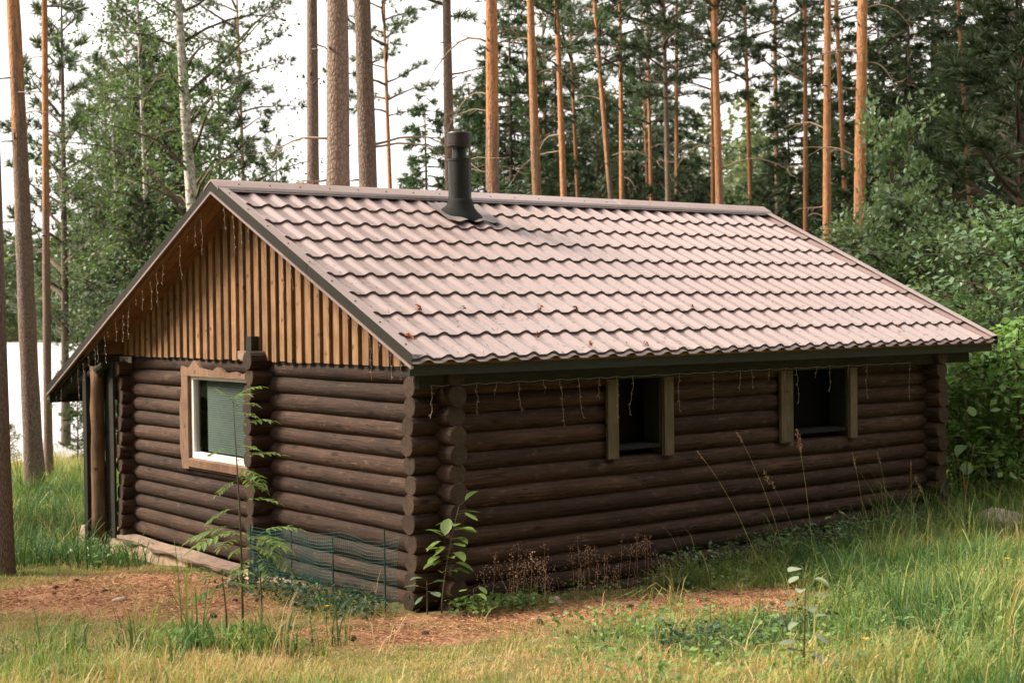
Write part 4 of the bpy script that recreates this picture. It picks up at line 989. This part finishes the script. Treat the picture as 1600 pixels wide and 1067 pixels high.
rowan(372, 11.1, 1.88, 'tall thin rowan sapling in front of the gable window', [(.99, .8, .1, .7, .24), (.98, .5, -.5, .5, .22), (.97, -.4, -.3, .7, .20), (.96, .6, .6, .3, .22), (.93, .9, -.2, .2, .2), (.87, .9, 0, .55, .30), (.80, .7, .5, .1, .2), (.79, -.9, -.1, .1, .22), (.74, 1, .1, .5, .34), (.71, .6, -.4, .0, .28), (.68, .8, .5, -.2, .26), (.69, .3, .7, -.2, .24), (.66, -.5, -.4, -.1, .2), (.57, 1, .1, .35, .30), (.55, -.9, .1, -.1, .28), (.47, -1, -.1, .1, .42), (.45, -.7, -.5, .1, .40), (.43, .8, -.4, .1, .34), (.42, -.6, .6, 0, .30), (.40, .6, .5, -.1, .3)], 1)
rowan(401, 11.8, .80, 'short rowan sapling right of the tall thin one', [(.99, .9, .1, .5, .34), (.98, .6, -.6, .2, .34), (.96, -.6, -.3, .4, .3), (.94, .7, .5, .0, .32), (.90, .9, -.3, -.3, .34), (.86, -.7, .4, .1, .28), (.8, .5, -.7, -.3, .3), (.78, -.6, -.6, -.1, .3)], 2)
rowan(345, 10.9, .55, 'knee-high rowan seedling left of the tall thin sapling', [(.99, -.8, -.2, .4, .26), (.97, .7, -.3, .4, .24), (.92, -.6, .6, .2, .26), (.85, .8, .4, .1, .24), (.8, -.9, -.5, 0, .26)], 3)
def broad(px, dep, h, label, leaves, m, seed, lean=(0, 0), cat='sapling', size=.1, wid=.6, name='leafy_sapling', stemm='twig'):
    g = random.Random(seed); x, y, z = at(px, dep); t = thing(name, label, cat, (x, y, z))
    P = [RX*lean[0]*(k/8)**1.5+FX*lean[1]*(k/8)+Vector((0, 0, h*k/8-(.05 if k == 0 else 0))) for k in range(9)]
    mb = MB(); mb.tube(P, [.0085*(1-.7*k/8) for k in range(9)], 5); part('stem', mb, stemm, t, True)
    for u, sx, sf, up, L in leaves:
        k = min(7, int(u*8)); f_ = u*8-k; p = P[k]*(1-f_)+P[k+1]*f_; d = (RX*sx+FX*sf+Vector((0, 0, up))).normalized(); st = d*L*.5
        mb = MB(); mb.tube([p, p+st], .0022, 4); part('leaf_stalk', mb, stemm, t)
        kk = g.uniform(.75, 1.15); leaf_part(t, p+st, d+Vector((g.uniform(-.5, .5), g.uniform(-.5, .5), g.uniform(-.7, .2))), L*kk, L*wid*kk*g.uniform(.8, 1.1), m, fold=g.uniform(-.1, .3))
broad(684, 12.35, .92, 'young broad-leaved sapling at the near cabin corner', [(1, .9, 0, .7, .14), (.95, 1, -.2, .1, .16), (.9, 1, .2, .2, .13), (.84, -1, -.2, .4, .14), (.80, .9, -.4, 0, .17), (.78, .5, -.7, .1, .15), (.70, -.9, -.4, .3, .16), (.66, -1, 0, .2, .17), (.62, -.6, -.7, .2, .16), (.60, -.9, .4, 0, .14), (.55, -1, -.3, -.1, .15), (.52, -.7, -.7, -.2, .15), (.48, .9, -.3, 0, .15), (.45, .8, -.6, -.2, .16), (.4, .6, -.7, .1, .14)]+[(.92-.045*i, math.cos(2.2*i+.5), -.3-.6*abs(math.sin(2.2*i)), .25-.05*(i % 4), .15+.012*(i % 3)) for i in range(13)], 'rowan_l', 5, (.16, .05))
broad(662, 12.3, .30, 'low leafy seedling at the foot of the near cabin corner', [(1, -.6, -.5, .5, .12), (.9, .8, -.3, .3, .12), (.8, -.9, 0, .2, .13), (.7, .7, -.7, .1, .13), (.6, -.5, -.8, 0, .13)], 'bush_l', 6)
broad(735, 12.2, .24, 'small bright seedling on the soil before the dark wall', [(1, .8, -.4, .4, .12), (.9, -.8, -.3, .4, .13), (.8, .5, -.8, .2, .12), (.7, -.5, .5, .2, .11)], 'rowan_l', 7)
broad(1252, 8.95, .66, 'pale silvery plant with rounded leaves in the right foreground', [(1, .2, -.3, .6, .10), (.93, -.5, -.6, .4, .11), (.86, -.9, -.2, .4, .11), (.84, .8, -.5, .3, .11), (.76, -.5, -.8, .2, .12), (.70, .6, -.7, .3, .12), (.62, -.9, -.5, .1, .11), (.60, .1, -1, .1, .12), (.5, .9, -.3, .1, .11), (.46, -.8, -.6, 0, .11), (.36, .8, -.6, 0, .12), (.30, -.9, -.3, 0, .13), (.2, -.6, -.8, .1, .13), (.18, .9, -.5, .1, .13)], 'pale_l', 8, (.02, 0), 'plant', .1, .82, 'leafy_plant')
broad(1510, 17.2, 1.55, 'upright large-leaved sapling before the right cabin corner', [(1-.06*i, math.cos(2.4*i), math.sin(2.4*i), .3, .20+.006*i) for i in range(14)], 'herb_l', 9, (.0, 0), 'sapling', .2, .55)
broad(1302, 14.2, .55, 'thin seedling with paired leaves before the dark long wall', [(1-.09*i, (-1)**i, -.3, .3, .075) for i in range(8)], 'rowan_l', 10)
broad(1205, 14.0, .36, 'low leafy plant left of the paired-leaf seedling by the wall', [(1-.1*i, math.cos(2*i), -.5, .3, .09) for i in range(7)], 'bush_l', 11, (0, 0), 'plant', name='leafy_plant')

# tall dry grass stalks that stand out singly
def stalk(p0, p1, label, head, seed):
    g = np.random.default_rng(seed); x, y = p0; z = Tf(x, y); t = thing('grass_stalk', label, 'grass stalk', (x, y, z), 0, 'tall dry grass stalks before the long wall')
    tip = np.array(p1)-np.array([x, y, z]); P = [tip*u+np.array([0, 0, .10*tip[2]*math.sin(math.pi*u)]) for u in np.linspace(0, 1, 9)]
    mb = MB(); mb.tube(P, [.0022*(1-.6*i/8) for i in range(9)], 4, a=.2); part('stem', mb, 'straw', t)
    fo = FB(); d = unit(P[-1]-P[-2]); n = head[0]; u = g.uniform(0, 1, n)[:, None]
    pos = P[-1]-d*head[1]*u+g.standard_normal((n, 3))*head[2]*np.sin(np.pi*np.clip(u*.85+.1, 0, 1)); fo.needles(pos, np.tile(d, (n, 1)), 2, .022, .006, .5, g)
    me = fo.mesh('seed_head'); me.materials.append(M['seed']); link('seed_head', me, None, t)
ST = [((3.65, -.75), (3.27, -.4, 1.45), 'tallest thin grass stalk leaning left between the side windows', (14, .14, .004)),
      ((3.35, -.7), (2.76, -.4, 1.28), 'arching grass stalk right of the first side window', (14, .12, .004)),
      ((4.15, -.6), (4.13, -.4, 1.40), 'upright stalk with bushy plume under the second side window', (60, .22, .022)),
      ((4.05, -.6), (3.66, -.4, 1.02), 'leaning stalk with dark plume left of the upright plume', (50, .20, .018)),
      ((5.10, -.5), (4.98, -.4, 1.10), 'slim reddish stalk below the second side window', (24, .16, .005)),
      ((5.50, -.5), (5.38, -.4, 1.09), 'slim stalk right of the reddish one', (24, .14, .006)),
      ((5.80, -.5), (5.93, -.4, .95), 'short stalk leaning right near the far cabin corner', (24, .14, .006)),
      ((6.25, -.5), (6.0, -.4, .78), 'rusty stalk low at the far cabin corner', (34, .18, .010)),
      ((6.95, -.4), (6.84, -.4, .80), 'orange seed stalk in front of the right hand shrubs', (40, .24, .007)),
      ((6.5, -.6), (7.2, -.3, 1.05), 'long pale stalk slanting up right of the far corner', (8, .08, .003)),
      ((7.55, -.9), (7.60, -.9, .80), 'feathery stalk at the right border above the rock', (40, .22, .012))]
for i, (a, b, lab, hd) in enumerate(ST): stalk(a, b, lab, hd, 300+i)

# stones, cones, flowers
def rock(px, dep, r, label, seed, sc=(1, .7, .6)):
    g = np.random.default_rng(seed); x, y, z = at(px, dep); mb = MB(); n, m_ = 9, 14; V = []
    for i in range(n):
        for k in range(m_):
            th, ph = math.pi*i/(n-1), 2*math.pi*k/m_; q = np.array([math.sin(th)*math.cos(ph), math.sin(th)*math.sin(ph), math.cos(th)])
            rr = r*(1+.16*math.sin(3*q[0]+seed)+.12*math.sin(4*q[1]+2*seed)+.08*math.sin(7*q[2]+5*q[0]))
            V.append(tuple(q*rr*np.array(sc)))
    mb.add(V, [(i*m_+k, i*m_+(k+1) % m_, (i+1)*m_+(k+1) % m_, (i+1)*m_+k) for i in range(n-1) for k in range(m_)])
    o = part('stone', mb, 'stone', None, True, loc=(x, y, z+r*(.22 if r < .2 else .42)), rot=(0, 0, seed)); tag(o, label, 'stone')
rock(865, 12.75, .075, 'small pale stone lying at the foot of the dark long wall', 1)
rock(1556, 16.2, .26, 'buff grey rock lying in the grass right of the cabin', 2, (1.35, .85, .62))
rock(178, 13.9, .06, 'flat grey pebble in the needle litter left of the cabin', 3, (1.2, 1, .4))
cone = MB(); cone.lathe([(0, -.028), (.012, -.024), (.017, -.018), (.014, -.014), (.021, -.006), (.017, -.002), (.020, .008), (.014, .012), (.013, .020), (0, .03)], 9); cone_me = cone.mesh('pine_cone'); cone_me.materials.append(M['cone'])
cg = np.random.default_rng(12); CONES = []
for cx, cy, a, b in BARE:
    for k in range(4 if cx < -.9 else 2):
        u, v = cg.uniform(-1, 1, 2)*.8; x = cx+u*a*.793+v*b*.609; y = cy-u*a*.609+v*b*.793
        if x > -.1 and .05 < y < 7.5: continue
        o = link('pine_cone', cone_me, None, None, (x, y, Tf(x, y)+.018), (1.5+cg.uniform(-.3, .3), 0, cg.uniform(0, 6.28))); s_ = cg.uniform(.9, 1.5); o.scale = (s_,)*3
        left = y > 1.4
        tag(o, 'dark pine cone lying on orange needle litter '+('left of the gable wall' if left else 'on the path before the cabin corner'), 'pine cone', 'pine cones left of the gable' if left else 'pine cones on the path')
for i, (x, y, rz, sc_, lab) in enumerate(((-1.6, 3.2, .4, .30, 'short dead twig across the needle litter left of the cabin'), (-.3, -.75, 2.2, .24, 'small dead twig on the path before the near corner'), (1.5, -1.1, 1.0, .28, 'dead twig at the right end of the bare path'), (-2.6, -.3, 2.9, .34, 'dry branched twig in the grass at the lower left'))):
    o = link('fallen_twig', deads[i % 4], None, None, (x, y, Tf(x, y)+.015), (0, .22, rz)); o.scale = (sc_, sc_, sc_*.4); tag(o, lab, 'twig')
def flower(px, dep, h, label):
    x, y, z = at(px, dep); t = thing('yellow_flower', label, 'flower', (x, y, z)); mb = MB(); mb.tube([(0, 0, 0), (.01, 0, h)], .0022, 4); part('stem', mb, 'twig', t)
    mb = MB()
    for k in range(9):
        a = 2*math.pi*k/9; d = Vector((math.cos(a), math.sin(a), .35)); n = Vector((-d.y, d.x, 0)); c = Vector((.01, 0, h)); mb.add([c, c+d*.014+n*.006, c+d*.026, c+d*.014-n*.006], [(0, 1, 2, 3)])
    part('petals', mb, 'yellow', t)
flower(503, 11.9, .18, 'yellow dandelion-like flower before the netting'); flower(1571, 12.8, .2, 'small yellow flower in the grass at the right border'); flower(1347, 9.4, .12, 'tiny yellow flower right of the pale silvery plant')

# ------------------------------------------------------------------ grass, weeds and litter (uncountable)
def in_house(x, y): return (x > -.02) & (x < 7.6) & (y > .02) & (y < 8.0)
gg = np.random.default_rng(21)
def sample(n, d0, d1, p0, p1):
    d = np.sqrt(gg.uniform(d0*d0, d1*d1, n)); px = gg.uniform(p0, p1, n)
    x = CAM[0]+d*(F[0]+R[0]*(px-800)/FPX); y = CAM[1]+d*(F[1]+R[1]*(px-800)/FPX); return x, y
def pnoise(x, y, s, o=0):
    return .5+.25*(np.sin(x*s+1.7*np.sin(y*s*.8+o)+o)+np.sin(y*s*1.1+1.9*np.sin(x*s*.7+2*o)+3*o))
def grass(name, x, y, per, label, hf, cf, wid=.005, rad=.06):
    keep = ~in_house(x, y); x, y = x[keep], y[keep]; n = len(x)
    h = hf(x, y)*np.exp(gg.normal(0, .35, n)); c = np.clip(cf(x, y)+gg.normal(0, .15, n), 0, 1)
    k = n*per; bx = np.repeat(x, per)+gg.normal(0, rad, k); by = np.repeat(y, per)+gg.normal(0, rad, k)
    ln = np.repeat(h, per)*gg.uniform(.45, 1.4, k); cc = np.clip(np.repeat(c, per)+gg.normal(0, .13, k), 0, 1)
    cc = np.where(gg.random(k) < .07, np.clip(cc+.4, 0, 1), cc)
    a = np.repeat(gg.uniform(0, 2*np.pi, n), per)+gg.normal(0, 1.3, k); bend = np.repeat(gg.uniform(.3, 1.0, n), per)*gg.uniform(.5, 1.55, k); lean = np.stack([np.cos(a), np.sin(a), np.zeros(k)], -1)
    w = wid*gg.uniform(.6, 1.4, k); sd = np.stack([-np.sin(a+gg.normal(0, .8, k)), np.cos(a), np.zeros(k)], -1); sd = unit(sd)
    B = np.stack([bx, by, T(bx, by)-.01], -1); up = np.array([0, 0, 1.])
    s_ = sd*(w*.5)[:, None]; rows = []
    for u, ws in ((0, 1.), (.34, .95), (.68, .7)):
        f_ = (u-.30*bend*u*u*1.6); Pu = B+up*(ln*f_)[:, None]+lean*(ln*.85*bend*u**1.7)[:, None]; rows += [Pu-s_*ws, Pu+s_*ws]
    tip = B+up*(ln*(1-.62*bend))[:, None]+lean*(ln*.85*bend)[:, None]
    V = np.stack(rows+[tip], 1).reshape(-1, 3); i = np.arange(k)*7
    me = to_mesh(name, V, [np.concatenate([np.stack([i, i+1, i+3, i+2], -1), np.stack([i+2, i+3, i+5, i+4], -1)]), np.stack([i+4, i+5, i+6], -1)], np.repeat(cc, 7))
    o = link(name, me, 'grass'); o['kind'] = 'stuff'; o['label'] = label; return o
def st(x, y): return -(x*.609+y*.793), x*.793-y*.609
def h_near(x, y):
    s, t = st(x, y); h = .06+.17*smooth(1.9, 4.0, t)*pnoise(x, y, 1.9, 1)+.07*smooth(1.8, 4.5, t)
    h = h+.15*smooth(-.3, -1.8, t)*smooth(1.6, 3.0, s)*pnoise(x, y, 2.3, 2)+.05*smooth(2.6, 3.6, s)*pnoise(x, y, 3.1, 4)
    h = h*(1-.35*smooth(3.6, 5.0, s))
    h = h+.16*((y < .05) & (y > -.55) & (x > 2.4))
    return h*(1-.55*bare(x, y))
def c_near(x, y):
    s, t = st(x, y); c = .68-.36*smooth(.8, 3.2, t)-.14*smooth(-1.0, -3.0, t)*smooth(1, 2.6, s)
    c = c+.55*(pnoise(x, y, 1.6, 3)-.5)+.35*(pnoise(x, y, 4.3, 5)-.5)
    dk = np.exp(-(((x-.6)/.55)**2+((y+2.9)/.4)**2))+.8*np.exp(-(((x+2.0)/.35)**2+((y+.2)/.35)**2))
    c = c-.40*dk-.22*((y < .05) & (y > -.5) & (x > 2.4))
    return np.clip(c+.30*bare(x, y), .02, 1)
x, y = sample(11500, 7.6, 16.5, -150, 1750); kp = gg.random(len(x)) > .84*bare(x, y)
grass('grass', x[kp], y[kp], 15, 'mixed green and straw grass before the cabin', h_near, c_near, .0052, .055)
def h_lake(x, y): s, t = st(x, y); return .22+.22*pnoise(x, y, 1.1, 2)
def c_lake(x, y): s, t = st(x, y); return .10+.5*smooth(-14, -24, s)+.2*(pnoise(x, y, .9, 1)-.4)
x, y = sample(900, 7.8, 15.5, -100, 1750); s_, t_ = st(x, y); kp = (gg.random(len(x)) < .15+.85*smooth(.8, 3.0, t_)+.6*smooth(-.6, -2, t_)*smooth(1, 2.4, s_)) & (bare(x, y) < .5)
grass('long_grass', x[kp], y[kp], 9, 'long arching pale grass blades', lambda x, y: .20+.18*pnoise(x, y, 2.2, 3), lambda x, y: c_near(x, y)+.10, .0062, .03)
bx_, by_ = [], []
for cx, cy, sg, n_ in ((-2.25, -.55, .28, 26), (-1.85, -.75, .22, 16), (-2.9, .2, .35, 14), (3.0, -2.4, .5, 24), (3.6, -1.5, .5, 26), (4.6, -1.2, .7, 30), (1.2, -4.2, .5, 14), (6.2, -1.2, .6, 24)):
    bx_.append(gg.normal(cx, sg, n_)); by_.append(gg.normal(cy, sg, n_))
grass('broad_grass', np.concatenate(bx_), np.concatenate(by_), 11, 'clumps of broad green arching grass', lambda x, y: np.full(len(x), .30), lambda x, y: np.full(len(x), .20), .0095, .035)
x, y = sample(5200, 16.3, 40, -160, 330); s_, t_ = st(x, y); kp = gg.random(len(x)) > bare(x, y)
grass('lakeside_grass', x[kp], y[kp], 13, 'tall lush grass between the pines and the lake', h_lake, c_lake, .010, .11)
x, y = sample(2600, 15.5, 26, 1440, 1800)
grass('wood_edge_grass', x, y, 12, 'green grass under the bushes right of the cabin', lambda x, y: .3+.2*pnoise(x, y, 1.5), lambda x, y: .22+.2*pnoise(x, y, 1.1, 3), .007, .09)
# leafy weeds low in the grass
def weeds(name, x, y, per, size, rad, hh, m, label):
    fo = FB(); n = len(x); P = np.stack([np.repeat(x, per)+gg.normal(0, rad, n*per), np.repeat(y, per)+gg.normal(0, rad, n*per), np.zeros(n*per)], -1)
    P[:, 2] = T(P[:, 0], P[:, 1])+gg.uniform(.02, hh, n*per); fo.leaves(P, size, gg, 1.2, .6, None, np.repeat(gg.uniform(0, 1, n), per))
    o = link(name, fo.mesh(name), m); o['kind'] = 'stuff'; o['label'] = label
x, y = sample(900, 8.5, 16, 850, 1700); k = (~in_house(x, y)) & (bare(x, y) < .3); weeds('ground_weeds', x[k], y[k], 9, .05, .07, .16, 'herb_l', 'small leafy weeds among the grass')
x = gg.uniform(-.55, -.02, 150); y = gg.uniform(.3, 3.1, 150); weeds('netting_weeds', x, y, 9, .055, .07, .20, 'weed_l', 'blue-green weeds under the netting')
x = gg.uniform(.2, 1.1, 60); y = gg.uniform(-.35, .1, 60); weeds('corner_weeds', x, y, 9, .06, .06, .14, 'herb_l', 'low weeds at the near cabin corner')
x = gg.uniform(2.4, 7.2, 260); y = gg.uniform(-.45, -.02, 260); weeds('wall_weeds', x, y, 9, .05, .07, .36, 'bush_l', 'weeds along the foot of the long wall')
x = gg.normal(-.4, .35, 60); y = gg.normal(7.0, .5, 60); k = ~in_house(x, y); weeds('porch_weeds', x[k], y[k], 14, .06, .1, .22, 'bush_l', 'weeds at the porch foot')
x = gg.normal(.5, .5, 32); y = gg.normal(-2.95, .35, 32); weeds('dark_weeds', x, y, 22, .045, .07, .17, 'weed_l', 'dark blue-green low growth in the foreground')
x = gg.normal(-2.0, .22, 40); y = gg.normal(-.25, .22, 40); weeds('sapling_weeds', x, y, 14, .06, .07, .16, 'herb_l', 'green leaves round the foot of the rowan saplings')
# reddish fine panicles before the dark wall
fo = FB()
for i in range(46):
    x0, y0 = gg.uniform(.5, 2.3), gg.uniform(-.5, -.05); h = gg.uniform(.22, .60); z0 = Tf(x0, y0); tip = np.array([x0+gg.normal(0, .06), y0+gg.normal(0, .05), z0+h])
    fo.tube(np.array([[x0, y0, z0], (np.array([x0, y0, z0])+tip)/2+[.01, 0, 0], tip]), .0016, .0008, 3, .4)
    n = 34; u = gg.uniform(0, 1, (n, 1)); P = tip-[0, 0, .20]*u+gg.standard_normal((n, 3))*np.array([.045, .045, .02])*(.3+u); fo.needles(P, np.tile([0, 0, -1.], (n, 1)), 1, .016, .006, .9, gg)
o = link('panicle_grass', fo.mesh('panicle_grass'), 'seed'); o['kind'] = 'stuff'; o['label'] = 'reddish airy seed panicles before the dark wall'
# needle and chip litter on the bare ground
fo = FB(); P = []
for cx, cy, a, b in BARE:
    n = int(5200*a*b); u, v = gg.normal(0, .55, (2, n)); P.append(np.stack([cx+u*a*.793+v*b*.609, cy-u*a*.609+v*b*.793], -1))
P = np.concatenate(P); P = P[~in_house(P[:, 0], P[:, 1])]; n = len(P); P = np.stack([P[:, 0], P[:, 1], T(P[:, 0], P[:, 1])+gg.uniform(.004, .02, n)], -1)
a = gg.uniform(0, 6.28, n); fo.needles(P, np.stack([np.cos(a), np.sin(a), gg.normal(0, .18, n)], -1), 1, .055, .006, .15, gg)
m, nt, b, out = mat('needle_litter'); at_ = N(nt, 'ShaderNodeAttribute', attribute_name='v')
nt.links.new(ramp(nt, at_.outputs['Fac'], [(0, (.12, .05, .025)), (.4, (.34, .15, .07)), (1, (.62, .38, .22))]), b.inputs['Base Color']); b.inputs['Roughness'].default_value = .9; M['litter'] = m
o = link('needle_litter', fo.mesh('needle_litter'), 'litter'); o['kind'] = 'stuff'; o['label'] = 'orange brown pine needle litter'
